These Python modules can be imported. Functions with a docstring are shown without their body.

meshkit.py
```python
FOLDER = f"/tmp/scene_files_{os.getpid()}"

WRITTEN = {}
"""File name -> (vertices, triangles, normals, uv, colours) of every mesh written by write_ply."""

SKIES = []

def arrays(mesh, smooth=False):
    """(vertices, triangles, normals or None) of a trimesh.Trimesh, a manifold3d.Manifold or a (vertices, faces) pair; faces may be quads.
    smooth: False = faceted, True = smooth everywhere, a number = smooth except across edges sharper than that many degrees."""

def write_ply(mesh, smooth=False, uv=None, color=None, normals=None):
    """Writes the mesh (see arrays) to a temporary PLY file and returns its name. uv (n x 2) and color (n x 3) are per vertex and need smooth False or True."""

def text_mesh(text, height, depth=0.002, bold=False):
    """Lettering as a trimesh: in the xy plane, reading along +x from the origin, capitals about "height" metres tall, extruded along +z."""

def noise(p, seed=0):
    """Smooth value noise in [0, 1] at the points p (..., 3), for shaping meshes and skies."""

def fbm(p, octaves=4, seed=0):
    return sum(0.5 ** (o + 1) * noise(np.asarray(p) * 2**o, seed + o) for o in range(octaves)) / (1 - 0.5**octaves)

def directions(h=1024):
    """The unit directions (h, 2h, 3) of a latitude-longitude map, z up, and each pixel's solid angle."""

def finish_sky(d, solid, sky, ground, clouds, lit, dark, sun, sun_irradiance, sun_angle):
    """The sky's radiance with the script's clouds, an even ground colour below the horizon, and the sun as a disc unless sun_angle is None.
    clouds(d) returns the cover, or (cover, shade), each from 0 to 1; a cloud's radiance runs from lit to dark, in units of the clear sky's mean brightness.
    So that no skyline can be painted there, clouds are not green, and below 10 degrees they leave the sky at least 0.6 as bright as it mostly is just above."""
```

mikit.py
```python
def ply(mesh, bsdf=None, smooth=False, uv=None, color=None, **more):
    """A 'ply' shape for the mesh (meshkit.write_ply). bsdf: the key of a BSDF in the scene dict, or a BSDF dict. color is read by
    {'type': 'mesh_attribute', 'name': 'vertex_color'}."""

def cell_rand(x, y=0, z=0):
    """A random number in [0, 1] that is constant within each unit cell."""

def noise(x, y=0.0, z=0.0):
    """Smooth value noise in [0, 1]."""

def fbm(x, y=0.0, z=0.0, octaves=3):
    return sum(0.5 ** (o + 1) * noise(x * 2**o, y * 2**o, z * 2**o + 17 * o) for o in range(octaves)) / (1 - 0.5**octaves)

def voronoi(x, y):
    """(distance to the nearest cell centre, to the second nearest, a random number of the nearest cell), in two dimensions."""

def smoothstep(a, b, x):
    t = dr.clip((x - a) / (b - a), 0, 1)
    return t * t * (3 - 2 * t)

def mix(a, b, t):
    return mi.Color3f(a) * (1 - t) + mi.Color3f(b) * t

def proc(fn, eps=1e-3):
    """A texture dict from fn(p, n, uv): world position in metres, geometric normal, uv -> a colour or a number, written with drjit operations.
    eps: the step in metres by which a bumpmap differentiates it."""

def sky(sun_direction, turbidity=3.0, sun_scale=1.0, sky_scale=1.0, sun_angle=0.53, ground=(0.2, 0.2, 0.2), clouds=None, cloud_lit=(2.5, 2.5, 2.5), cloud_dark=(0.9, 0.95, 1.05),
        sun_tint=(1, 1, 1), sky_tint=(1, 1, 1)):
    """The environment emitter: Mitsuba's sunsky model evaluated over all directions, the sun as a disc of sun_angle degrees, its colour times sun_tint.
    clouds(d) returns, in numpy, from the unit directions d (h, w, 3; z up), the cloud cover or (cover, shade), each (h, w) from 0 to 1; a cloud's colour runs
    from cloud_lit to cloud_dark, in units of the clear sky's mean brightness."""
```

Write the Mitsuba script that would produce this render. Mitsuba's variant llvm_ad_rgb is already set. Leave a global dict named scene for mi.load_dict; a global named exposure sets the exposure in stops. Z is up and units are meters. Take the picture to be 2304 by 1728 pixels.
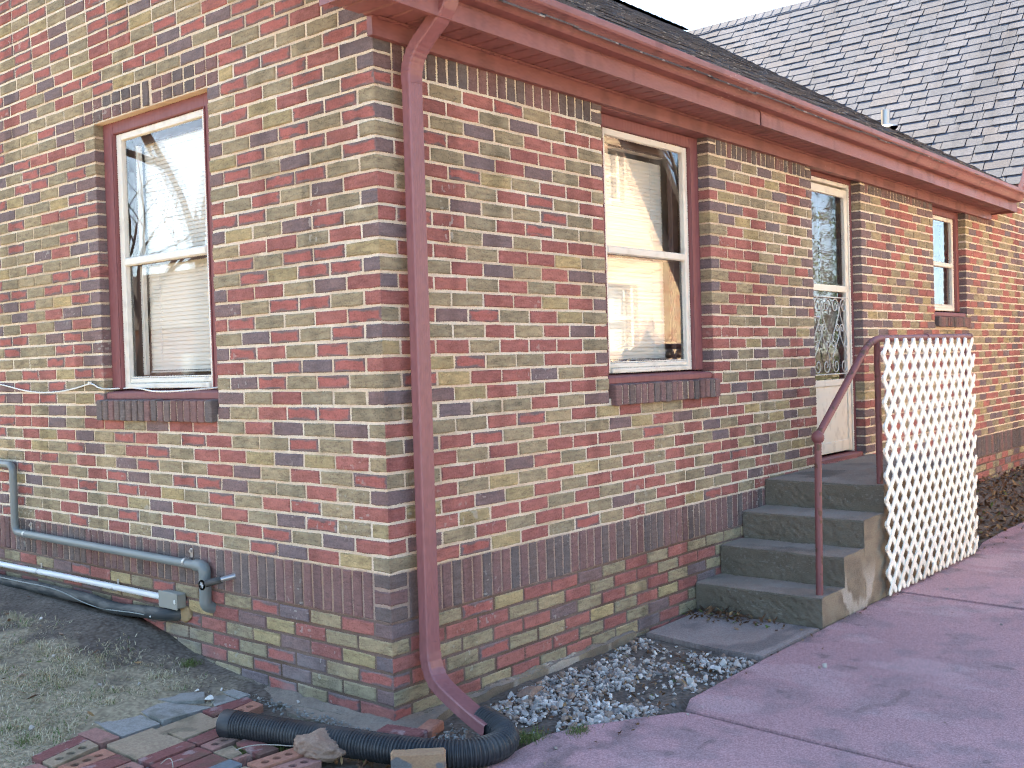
import math, random
import numpy as np
import trimesh
import drjit as dr
import mitsuba as mi
import mikit, meshkit
from mikit import noise, fbm, cell_rand, smoothstep, mix, proc
from shapely.geometry import Polygon, LineString, Point, box as sbox
from shapely.ops import unary_union

T = mi.ScalarTransform4f
scene, labels = {}, {}
RNG = np.random.default_rng(7)
random.seed(7)

# ------------------------------------------------------------------ camera, sky, exposure
CAM = np.array([-2.9171, -3.1460, 1.4507])
FWD = np.array([0.76265, 0.64648, -0.02075])
UP = np.array([0.03518, -0.00943, 0.99934])
FOV = 51.4
scene['camera'] = {'type': 'perspective', 'fov': FOV, 'fov_axis': 'x', 'near_clip': 0.05, 'far_clip': 400.0,
                   'to_world': T().look_at(origin=CAM.tolist(), target=(CAM + FWD).tolist(), up=UP.tolist())}
scene['sky'] = mikit.sky([0.12, 0.80, 0.66], turbidity=3.0, sun_tint=(1.0, 0.95, 0.86), sky_tint=(1.05, 0.97, 0.88))
exposure = 4.25

R_ = np.cross(FWD, UP); R_ /= np.linalg.norm(R_)
U_ = np.cross(R_, FWD); U_ /= np.linalg.norm(U_)
FPX = 512 / math.tan(math.radians(FOV / 2))


def to_px(p):
    d = np.asarray(p, float) - CAM
    z = np.maximum(d @ FWD, 1e-3)
    return np.stack([512 + FPX * (d @ R_) / z, 384 - FPX * (d @ U_) / z], -1)


# ------------------------------------------------------------------ materials
def ref(k):
    return {'type': 'ref', 'id': k}


def mat(key, color, rough=0.8, spec=0.3, bump=None, eps=1e-3, twosided=False, metallic=0.0, extra=None):
    base = {'type': 'principled', 'base_color': proc(color) if callable(color) else {'type': 'rgb', 'value': list(color)},
            'roughness': proc(rough) if callable(rough) else rough, 'specular': spec, 'metallic': metallic}
    if extra:
        base.update(extra)
    if bump is not None:
        base = {'type': 'bumpmap', 'arbitrary': proc(bump, eps), 'scale': 1.0, 'bsdf': base}
    if twosided:
        base = {'type': 'twosided', 'bsdf': base}
    scene[key] = base


def C(*v):
    return mi.Color3f(*v)


def sel(k, i, a, b):
    return dr.select(dr.abs(k - i) < 0.5, mi.Color3f(a), b)


# brick kinds: 0 red, 1 tan/olive, 2 purple-brown, 3 red heart with purple rim, 4 dark soldier, 5 maroon soldier
def brick_color(p, n, uv):
    i, k = dr.floor(uv.x), dr.floor(uv.y)
    lx, lz = uv.x - i, uv.y - k
    r1, r2, r3 = cell_rand(i + .5, 1.5), cell_rand(i + .5, 5.5), cell_rand(i + .5, 9.5)
    t = p.x + p.y
    g = fbm(t * 18 + r1 * 40, p.z * 75 + r2 * 30, i * 3.1, octaves=3)
    fine = noise(t * 160, p.z * 160, 3.0)
    edge = dr.minimum(dr.minimum(lx, 1 - lx) * 3.2, dr.minimum(lz, 1 - lz))
    heart = smoothstep(0.06, 0.26, edge + (g - .5) * .55)
    red = mix((.320, .128, .105), (.250, .098, .086), r1) * (0.72 + .56 * g)
    tan = mix((.318, .250, .150), (.240, .200, .130), r1)
    tan = mix(tan, (.235, .200, .135), r2 * .6) * (0.62 + .76 * g)
    tan = dr.select(r3 > .86, tan * C(1.22, 1.18, 1.0), tan)
    pur = mix((.178, .118, .110), (.155, .122, .124), r1) * (.75 + .5 * g)
    mixd = mix((.178, .128, .122), (.315, .112, .094), heart) * (.78 + .44 * g)
    red = mix(mix((.175, .090, .088), red, .35 + .65 * smoothstep(.0, .10, edge + (g - .5) * .2)), red, dr.select(r3 > .45, 1.0, 0.0))
    dark = mix((.140, .104, .094), (.122, .103, .098), r1) * (.75 + .5 * g)
    maroon = mix((.190, .108, .098), (.158, .100, .095), r1) * (.8 + .4 * g)
    c = sel(k, 0, red, sel(k, 1, tan, sel(k, 2, pur, sel(k, 3, mixd, sel(k, 4, dark, maroon)))))
    wv = noise(t * 11 + r1 * 30, p.z * 18, i) * .03
    ln_ = fbm(t * 15 + r2 * 50, (p.z + wv) * 85, i * 1.7, octaves=3)
    crack = smoothstep(.47, .505, ln_) * (1 - smoothstep(.515, .55, ln_))
    c = c * (1 - crack * dr.select(dr.abs(k - 1) < .5,   .26, .16)) * (.88 + .24 * fine)
    c = c * (.95 + .30 * fbm(t * .9 + 2, p.z * .7, 5.0)) * (1 - .22 * smoothstep(.52, .72, fbm(t * 7, p.z * .8, 11.0)))
    # lime specks and weather bloom near the ground
    speck = smoothstep(.80, .86, noise(t * 70 + 9, p.z * 70, 5.0)) * smoothstep(.70, .9, noise(t * 5, p.z * 5, 8.0))
    c = mix(c, (.42, .40, .36), speck * .45)
    bloom = smoothstep(.45, .80, fbm(t * 4.5 + 3, p.z * 6, 2.0)) * (1 - smoothstep(.05, .34, p.z)) * smoothstep(.2, .6, p.y)
    c = mix(c, (.34, .31, .30), bloom * .45)
    rust = smoothstep(.25, .0, dr.abs(p.y - 1.32)) * smoothstep(.05, .2, p.z) * (1 - smoothstep(.34, .46, p.z)) * (1 - smoothstep(-.2, .05, p.x))
    c = mix(c, (.18, .055, .02), rust * .35 * smoothstep(.35, .6, fbm(t * 9, p.z * 6)))
    return c


def brick_bump(p, n, uv):
    i = dr.floor(uv.x)
    r = cell_rand(i + .5, 2.5)
    t = p.x + p.y
    w = noise(t * 9 + r * 30, p.z * 20, i) * .02
    a = fbm(t * 26 + r * 50, (p.z + w) * 120, i * 1.7, octaves=3)
    crack = smoothstep(.52, .60, a) * (1 - smoothstep(.60, .66, a))
    return a * .0065 - crack * .0014 + noise(t * 420, p.z * 420, 1.0) * .0007


mat('brick_mat', brick_color, rough=.85, spec=.25, bump=brick_bump, eps=8e-4)


def mortar_color(p, n, uv):
    t = p.x + p.y
    g = fbm(t * 22, p.z * 22, 4.0)
    up = mix((.68, .61, .49), (.55, .47, .36), g)
    low = mix((.140, .096, .080), (.195, .142, .118), g)
    top = smoothstep(.600, .612, p.z + (noise(t * 40, 1.0) - .5) * .006)
    soil = 1 - smoothstep(-.02, .16, p.z + (g - .5) * .2)
    band = smoothstep(.408, .418, p.z) * mix((1., 1., 1.), (.8, .8, .8), g)
    c = mix(mix(low, (.36, .275, .225), band.x), up, top)
    c = mix(c, (.15, .13, .112), soil * .5)
    stain = smoothstep(.40, .70, fbm(t * 2.2, p.z * 5, 9.0))
    c = mix(c, c * C(.86, .72, .56), stain * .5)
    patch = smoothstep(.60, .68, fbm(t * 1.7 + 5, p.z * 2.6, 3.0))
    c = mix(c, c * C(.80, .77, .72), patch)
    return c * (.88 + .24 * noise(t * 200, p.z * 200, 2.0))


def mortar_bump(p, n, uv):
    t = p.x + p.y
    return fbm(t * 90, p.z * 90, 1.0) * .004


mat('mortar_mat', mortar_color, rough=.95, spec=.15, bump=mortar_bump, eps=8e-4)


def trim_color(p, n, uv):
    g = fbm(p.x * 3 + 1, p.y * 3, p.z * 9)
    f = noise(p.x * 55, p.y * 55, p.z * 120)
    dirt = smoothstep(.50, .72, fbm(p.x * 9, p.y * 4, p.z * 3)) * .22
    chip = smoothstep(.80, .84, noise(p.x * 34, p.y * 60, p.z * 60)) * smoothstep(.6, .8, fbm(p.x * 2, 3.0, p.z * 2))
    c = mix((.205, .083, .082), (.260, .110, .108), g) * (.92 + .16 * f)
    return mix(c * (1 - dirt), (.36, .26, .24), chip * .6)


mat('trim_mat', trim_color, rough=lambda p, n, uv: .38 + .28 * fbm(p.x * 5, p.y * 5, p.z * 9), spec=.45, bump=lambda p, n, uv: fbm(p.x * 5, p.y * 24, p.z * 24) * .0016)
mat('downspout_mat', lambda p, n, uv: mix((.205, .083, .088), (.250, .105, .110), fbm(p.x * 20, p.y * 20, p.z * 1.6)) * (.92 + .16 * noise(p.x * 90, p.y * 90, p.z * 30)), rough=.40, spec=.5)


def casing_color(p, n, uv):
    g = fbm(p.x * 6, p.y * 6, p.z * 2)
    return mix((.185, .066, .068), (.225, .086, .086), g) * (.9 + .2 * noise(p.x * 80, p.y * 80, p.z * 14))


mat('casing_mat', casing_color, rough=.55, spec=.35, bump=lambda p, n, uv: fbm(p.x * 60, p.y * 60, p.z * 9) * .0008)


def white_color(p, n, uv):
    g = fbm(p.x * 5, p.y * 5, p.z * 3)
    d = smoothstep(.52, .75, fbm(p.x * 21, p.y * 21, p.z * 13))
    return mix(mix((.70, .67, .58), (.63, .60, .52), g), (.40, .37, .31), d * .35)


mat('white_mat', white_color, rough=.45, spec=.4)
mat('lattice_mat', lambda p, n, uv: mix(mix((.90, .87, .76), (.85, .82, .71), noise(p.x * 6, p.z * 6)), (.45, .40, .30), (1 - smoothstep(.03, .30, p.z)) * .45 * smoothstep(.35, .6, fbm(p.x * 14, p.z * 9))), rough=.5, spec=.35)
mat('blind_mat', lambda p, n, uv: mix((.80, .77, .67), (.74, .71, .62), noise(p.x * 4, p.y * 4, p.z * 60)), rough=.5, spec=.3, twosided=True)
mat('interior_mat', (.33, .30, .26), rough=.9)
mat('dark_wood_mat', lambda p, n, uv: mix((.060, .034, .028), (.09, .05, .04), fbm(p.x * 40, p.y * 40, p.z * 5)), rough=.5)
mat('grille_mat', (.50, .50, .47), rough=.4, spec=.5)
mat('aluminium_mat', (.62, .62, .60), rough=.35, spec=.5, metallic=.6)
scene['glass_mat'] = {'type': 'thindielectric', 'int_ior': 1.55}


def shingle_color(p, n, uv):
    i, k = dr.floor(uv.x), dr.floor(uv.y)
    r1, r2 = cell_rand(i + .5, 1.5), cell_rand(i + .5, 7.5)
    f = noise(p.x * 130, p.y * 130, p.z * 130)
    g = fbm(p.x * 3, p.y * 3, p.z * 3)
    base = mix((.140, .152, .180), (.114, .130, .158), r1)
    base = mix(base, (.136, .140, .156), smoothstep(.6, 1, r2) * .7)
    base = base * (.86 + .28 * fbm(p.x * .8, p.y * .5, 1.0)) * (1 - .18 * smoothstep(.5, .75, fbm(p.y * 5, p.z * .5, 4.0)))
    c = base * C(.97, 1.0, 1.06) * (.78 + .44 * f) * (.9 + .2 * g)
    c2 = mix((.075, .074, .084), (.125, .120, .128), r1) * (.6 + .8 * f)
    speck = smoothstep(.84, .92, noise(p.x * 20, p.y * 60, 3.0))  # sparkle of grazing sun on the low roof, painted as pale specks
    c2 = mix(c2, (.34, .33, .32), speck * .8)
    return sel(k, 0, c, c2)


mat('shingle_mat', shingle_color, rough=.9, spec=.2, bump=lambda p, n, uv: noise(p.x * 260, p.y * 260, p.z * 260) * .0012 + fbm(p.x * 40, p.y * 40, p.z * 40) * .001, eps=6e-4)


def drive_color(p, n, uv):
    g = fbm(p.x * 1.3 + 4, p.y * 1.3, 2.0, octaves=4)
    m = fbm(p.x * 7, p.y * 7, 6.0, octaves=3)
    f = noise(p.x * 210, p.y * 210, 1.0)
    c = mix((.325, .195, .200), (.435, .262, .268), g)  # pink cast of lens flare painted into the concrete colour
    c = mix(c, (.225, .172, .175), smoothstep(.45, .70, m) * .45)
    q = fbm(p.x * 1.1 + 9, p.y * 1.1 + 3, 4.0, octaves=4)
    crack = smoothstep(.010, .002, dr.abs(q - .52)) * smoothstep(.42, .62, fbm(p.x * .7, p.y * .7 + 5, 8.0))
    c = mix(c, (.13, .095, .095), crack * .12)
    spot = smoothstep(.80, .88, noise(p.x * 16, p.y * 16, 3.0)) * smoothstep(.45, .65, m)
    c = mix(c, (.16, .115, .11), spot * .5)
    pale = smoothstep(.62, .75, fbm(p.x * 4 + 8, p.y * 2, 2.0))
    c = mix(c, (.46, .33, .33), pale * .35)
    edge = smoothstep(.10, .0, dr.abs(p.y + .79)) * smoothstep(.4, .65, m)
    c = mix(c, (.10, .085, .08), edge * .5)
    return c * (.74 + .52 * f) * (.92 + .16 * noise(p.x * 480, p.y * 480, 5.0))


def grit(p, n, uv):
    return noise(p.x * 260, p.y * 260, p.z * 260) * .0010 + fbm(p.x * 30, p.y * 30, p.z * 30) * .0025


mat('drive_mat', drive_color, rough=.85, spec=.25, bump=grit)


mat('pad_mat', lambda p, n, uv: mix(mix((.215, .180, .165), (.30, .25, .23), fbm(p.x * 4, p.y * 4, 3.0)), (.12, .105, .10), smoothstep(.5, .7, fbm(p.x * 3 + 7, p.y * 9, 1.0)) * .6) * (.8 + .4 * noise(p.x * 200, p.y * 200, 1.0)), rough=.88, spec=.2, bump=grit)


def step_color(p, n, uv):
    g = fbm(p.x * 5, p.y * 5, p.z * 5, octaves=4)
    f = noise(p.x * 170, p.y * 170, p.z * 170)
    flat = mix((.185, .152, .124), (.270, .222, .182), g)
    flat = mix(flat, (.30, .265, .235), smoothstep(.30, .05, dr.abs(p.y + .42)) * .35 * smoothstep(.35, .65, fbm(p.x * 9, p.y * 9, 2.0)))
    flat = mix(flat, (.085, .078, .066), smoothstep(.55, .75, fbm(p.x * 4 + 2, p.y * 4, p.z * 3 + 9)) * .6)
    moss = mix((.110, .098, .072), (.215, .184, .142), g)
    side = mix((.235, .190, .135), (.165, .130, .095), smoothstep(.35, .7, fbm(p.x * 6, p.y * 3, p.z * 9)))  # warm bounced light on the side faces, put into the concrete colour
    pale = smoothstep(.60, .72, fbm(p.x * 7 + 3, p.z * 5, 4.0)) * (1 - smoothstep(.10, .30, p.z))
    side = mix(side, (.38, .33, .27), pale)
    c = dr.select(n.z > .6, flat, dr.select(n.x < -.6, moss, side))
    peb = smoothstep(.66, .80, noise(p.x * 85, p.y * 85, p.z * 85)) * smoothstep(.4, .6, fbm(p.x * 8, p.y * 8, p.z * 8)) * dr.select(n.x < -.4, 1.0, .25)
    c = mix(c, (.26, .25, .23), peb * .45)
    return c * (.84 + .32 * f)


def step_bump(p, n, uv):
    a = fbm(p.x * 45, p.y * 45, p.z * 45, octaves=3)
    return a * dr.select(n.x < -.4, .020, .006) + noise(p.x * 220, p.y * 220, p.z * 220) * .0012


mat('step_mat', step_color, rough=.9, spec=.2, bump=step_bump)


def ground_color(p, n, uv):
    g = fbm(p.x * 6, p.y * 6, 1.0, octaves=4)
    f = noise(p.x * 90, p.y * 90, 2.0)
    soil = mix((.095, .080, .068), (.160, .132, .108), g)
    straw = mix((.245, .205, .14), (.33, .28, .195), g)
    lawn = smoothstep(.30, .85, -p.x + (g - .5) * .7 + .35 * smoothstep(2.0, .8, p.y)) * smoothstep(.55, 1.1, p.y + .25 * (g - .5) - .2 * p.x)
    far = smoothstep(-3.8, -4.3, p.y)
    lawn = dr.maximum(lawn, far)
    return mix(soil, straw, lawn) * (.65 + .7 * f)


mat('ground_mat', ground_color, rough=.95, spec=.1, bump=lambda p, n, uv: fbm(p.x * 45, p.y * 45, p.z * 45, octaves=3) * .014)


def grass_color(p, n, uv):
    i = dr.floor(uv.x)
    r = cell_rand(i + .5, 1.5)
    r2 = cell_rand(i + .5, 4.5)
    c = mix((.50, .43, .285), (.33, .295, .195), r)
    c = dr.select(r2 > .90, C(.080, .150, .035), c)
    c = dr.select(r2 < .22, C(.56, .49, .36), c)
    return c


mat('grass_mat', grass_color, rough=.8, spec=.15, twosided=True)


def stone_color(p, n, uv):
    i = dr.floor(uv.x)
    r, r2 = cell_rand(i + .5, 1.5), cell_rand(i + .5, 6.5)
    c = mix((.54, .50, .455), (.33, .30, .27), r)
    c = dr.select(r2 > .80, C(.30, .22, .17), c)
    c = dr.select((r2 > .5) & (r2 < .60), C(.66, .62, .57), c)
    c = dr.select(r2 < .14, C(.22, .20, .19), c)
    return c * (.82 + .36 * fbm(p.x * 60, p.y * 60, p.z * 60))


mat('stone_mat', stone_color, rough=.8, spec=.25)


def leaf_color(p, n, uv):
    i = dr.floor(uv.x)
    r, r2 = cell_rand(i + .5, 1.5), cell_rand(i + .5, 6.5)
    c = mix((.150, .075, .035), (.075, .045, .030), r)
    c = dr.select(r2 > .82, C(.27, .17, .08), c)
    c = dr.select(r2 < .05, C(.10, .14, .035), c)
    return c


mat('leaf_mat', leaf_color, rough=.75, spec=.2, twosided=True)


def paver_color(p, n, uv):
    i, k = dr.floor(uv.x), dr.floor(uv.y)
    g = fbm(p.x * 14, p.y * 14, p.z * 14 + i)
    f = noise(p.x * 150, p.y * 150, p.z * 150)
    grey = mix((.225, .220, .208), (.295, .285, .262), g)
    pink = mix((.33, .185, .155), (.26, .135, .115), g)
    tan = mix((.33, .25, .175), (.27, .205, .145), g)
    red = mix((.220, .088, .078), (.165, .070, .066), g)
    red = mix(red, (.36, .28, .27), smoothstep(.60, .75, fbm(p.x * 17 + i, p.y * 30, 2.0)) * .55)
    ora = mix((.37, .18, .125), (.30, .145, .105), g)
    blue = mix((.120, .145, .165), (.16, .175, .185), g)
    c = sel(k, 0, grey, sel(k, 1, pink, sel(k, 2, tan, sel(k, 3, red, sel(k, 4, ora, blue)))))
    moss = smoothstep(.58, .74, fbm(p.x * 8 + 5, p.y * 8, 7.0))
    c = mix(c, (.085, .085, .055), moss * .45)
    return c * (.82 + .36 * f)


mat('paver_mat', paver_color, rough=.9, spec=.2, bump=lambda p, n, uv: fbm(p.x * 60, p.y * 60, p.z * 60) * .004 + noise(p.x * 300, p.y * 300, p.z * 300) * .0008)
mat('rock_mat', lambda p, n, uv: mix((.215, .135, .100), (.30, .215, .165), fbm(p.x * 22, p.y * 22, p.z * 22, octaves=4)) * (.8 + .4 * noise(p.x * 200, p.y * 200, p.z * 200)), rough=.95, spec=.15, bump=lambda p, n, uv: fbm(p.x * 50, p.y * 50, p.z * 50) * .010)
mat('block_mat', lambda p, n, uv: mix(mix((.335, .225, .135), (.27, .165, .105), fbm(p.x * 12, p.y * 12, p.z * 12)), (.13, .13, .13), smoothstep(.62, .70, fbm(p.x * 13 + 4, p.y * 13, p.z * 16 + 2))) * (.85 + .3 * noise(p.x * 200, p.y * 200, p.z * 200)), rough=.9, spec=.2, bump=lambda p, n, uv: fbm(p.x * 60, p.y * 60, p.z * 60) * .004)
mat('black_pipe_mat', lambda p, n, uv: mix((.026, .028, .032), (.055, .055, .055), smoothstep(.4, .75, fbm(p.x * 9, p.y * 9, p.z * 30))), rough=.48, spec=.45)
mat('hose_mat', lambda p, n, uv: mix((.035, .040, .042), (.085, .085, .08), smoothstep(.45, .7, fbm(p.y * 9, p.z * 40))), rough=.6, spec=.3)
mat('conduit_mat', lambda p, n, uv: mix((.145, .175, .175), (.185, .205, .200), fbm(p.x * 9, p.y * 7, p.z * 9)), rough=.42, spec=.45)
mat('pvc_mat', lambda p, n, uv: mix((.70, .71, .70), (.58, .58, .56), fbm(p.y * 6, p.z * 20)), rough=.4, spec=.4)
mat('box_mat', (.27, .27, .235), rough=.55)
mat('rail_mat', lambda p, n, uv: mix(mix((.165, .060, .062), (.215, .085, .082), fbm(p.x * 9, p.y * 9, p.z * 5)), (.11, .055, .035), smoothstep(.60, .72, fbm(p.x * 30, p.y * 30, p.z * 20))), rough=.5, spec=.4, bump=lambda p, n, uv: fbm(p.x * 60, p.y * 60, p.z * 60) * .001)
mat('metal_mat', (.42, .43, .43), rough=.35, metallic=.7)
mat('wire_mat', (.66, .66, .62), rough=.5)
mat('foam_mat', lambda p, n, uv: mix((.36, .26, .14), (.28, .19, .10), fbm(p.y * 40, p.z * 40)), rough=.9)
mat('bark_mat', lambda p, n, uv: mix((.085, .070, .058), (.15, .13, .11), fbm(p.x * 9, p.y * 9, p.z * 2)), rough=.95, spec=.1)
mat('twig_mat', (.33, .30, .25), rough=.8)
mat('dark_roof_mat', lambda p, n, uv: mix((.06, .058, .06), (.10, .095, .095), noise(p.x * 12, p.y * 12, p.z * 12)), rough=.9, spec=.15)
mat('needle_mat', (.055, .105, .040), rough=.7, twosided=True)


def far_brick(p, n, uv):
    t = dr.select(dr.abs(n.x) > .5, p.y, p.x)
    row = dr.floor(p.z / .0677)
    off = (row - 2 * dr.floor(row / 2)) * .5
    u = t / .208 + off
    lx, lz = u - dr.floor(u), p.z / .0677 - row
    r = cell_rand(dr.floor(u) + .5, row + .5)
    c = dr.select(r < .35, C(.47, .31, .24), dr.select(r < .75, C(.56, .47, .35), C(.43, .34, .28)))
    m = dr.maximum(smoothstep(.93, .97, lx), smoothstep(.80, .86, lz))
    return mix(c, (.72, .64, .52), m)


mat('far_brick_mat', far_brick, rough=.9, spec=.15)


# ------------------------------------------------------------------ helpers
def numbered(base):
    if base not in scene and base not in labels:
        return base
    i = 1
    while f'{base}_{i:03d}' in scene or f'{base}_{i:03d}' in labels:
        i += 1
    return f'{base}_{i:03d}'


_count = {}


def nkey(base):
    i = _count.get(base, 0)
    _count[base] = i + 1
    return base if i == 0 else f'{base}_{i:03d}'


def put(base, mesh, m, smooth=False, uv=None, **props):
    key = nkey(base)
    scene[key] = mikit.ply(mesh, m, smooth, uv=uv)
    if props:
        labels[key] = props
    return key


def thing(base, label, category, group=None):
    key = nkey(base)
    labels[key] = {'label': label, 'category': category}
    if group:
        labels[key]['group'] = group
    return key


class MB:
    def __init__(self):
        self.v, self.f, self.u, self.n = [], [], [], 0

    def add(self, v, f, uv=None):
        v = np.asarray(v, float); f = np.asarray(f, int)
        if f.shape[1] == 4:
            f = np.vstack([f[:, [0, 1, 2]], f[:, [0, 2, 3]]])
        self.v.append(v); self.f.append(f + self.n); self.n += len(v)
        self.u.append(np.zeros((len(v), 2)) if uv is None else np.broadcast_to(uv, (len(v), 2)))
        return self

    def mesh(self):
        return np.vstack(self.v), np.vstack(self.f)

    def uv(self):
        return np.vstack(self.u)

    def put(self, base, m, smooth=False, uv=False, **props):
        return put(base, self.mesh(), m, smooth, self.uv() if uv else None, **props)


_IN = {}


def cbox(x0, x1, y0, y1, z0, z1, c=.003):
    """A box with chamfered edges (24 vertices, 44 triangles)."""
    lo, hi = np.array([min(x0, x1), min(y0, y1), min(z0, z1)]), np.array([max(x0, x1), max(y0, y1), max(z0, z1)])
    c = min(c, .45 * (hi - lo).min())
    if 'b' not in _IN:
        vs, idx = [], {}
        for s in [(a, b, d) for a in (0, 1) for b in (0, 1) for d in (0, 1)]:
            for ax in range(3):
                idx[s + (ax,)] = len(vs)
                vs.append((s, ax))
        h = trimesh.convex.convex_hull(np.array([[(s[i] * 2 - 1) * (1 - (0.1 if i != ax else 0)) for i in range(3)] for s, ax in vs]))
        from scipy.spatial import cKDTree
        pts = np.array([[(s[i] * 2 - 1) * (1 - (0.1 if i != ax else 0)) for i in range(3)] for s, ax in vs])
        m = cKDTree(pts).query(h.vertices)[1]
        _IN['b'] = (np.array([s for s, _ in vs], float), np.array([ax for _, ax in vs]), m[h.faces])
    S, AX, F = _IN['b']
    V = lo + S * (hi - lo)
    off = np.full((24, 3), c)
    off[np.arange(24), AX] = 0
    return V + off * (1 - 2 * S), F


def tube(pts, r, sides=10, caps=True):
    p = np.asarray(pts, float)
    n = len(p)
    r = np.broadcast_to(r, (n,)).astype(float)
    t = np.gradient(p, axis=0)
    t /= np.linalg.norm(t, axis=1, keepdims=True) + 1e-12
    a = np.cross(t[0], [0, 0, 1.0] if abs(t[0][2]) < .9 else [1.0, 0, 0]); a /= np.linalg.norm(a)
    A = [a]
    for i in range(1, n):
        a = A[-1] - t[i] * (A[-1] @ t[i]); a /= np.linalg.norm(a) + 1e-12
        A.append(a)
    A = np.array(A); B = np.cross(t, A)
    ang = np.arange(sides) * 2 * np.pi / sides
    v = p[:, None] + r[:, None, None] * (np.cos(ang)[None, :, None] * A[:, None] + np.sin(ang)[None, :, None] * B[:, None])
    i, j = np.meshgrid(np.arange(n - 1), np.arange(sides), indexing='ij')
    q = np.stack([i * sides + j, i * sides + (j + 1) % sides, (i + 1) * sides + (j + 1) % sides, (i + 1) * sides + j], -1).reshape(-1, 4)
    f = np.vstack([q[:, [0, 1, 2]], q[:, [0, 2, 3]]])
    v = v.reshape(-1, 3)
    if caps:
        k = len(v)
        v = np.vstack([v, p[0], p[-1]])
        jj = np.arange(sides)
        f = np.vstack([f, np.stack([np.full(sides, k), (jj + 1) % sides, jj], 1), np.stack([np.full(sides, k + 1), (n - 1) * sides + jj, (n - 1) * sides + (jj + 1) % sides], 1)])
    return v, f


def smooth_path(pts, n=60):
    from scipy.interpolate import CubicSpline
    p = np.asarray(pts, float)
    d = np.r_[0, np.cumsum(np.linalg.norm(np.diff(p, axis=0), axis=1))]
    return CubicSpline(d, p)(np.linspace(0, d[-1], n))


def fillet(pts, r=.03, n=6):
    p = [np.asarray(a, float) for a in pts]
    out = [p[0]]
    for a, b, c in zip(p, p[1:], p[2:]):
        u, w = (a - b), (c - b)
        lu, lw = np.linalg.norm(u), np.linalg.norm(w)
        rr = min(r, .45 * lu, .45 * lw)
        s, e = b + u / lu * rr, b + w / lw * rr
        for k in np.linspace(0, 1, n):
            out.append((1 - k) ** 2 * s + 2 * k * (1 - k) * b + k * k * e)
    out.append(p[-1])
    return np.array(out)


def extrude(poly, depth):
    if hasattr(poly, 'geoms'):
        poly = max(poly.geoms, key=lambda g: g.area)
    m = trimesh.creation.extrude_polygon(poly, depth, engine='earcut')
    return np.array(m.vertices), np.array(m.faces)


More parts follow.
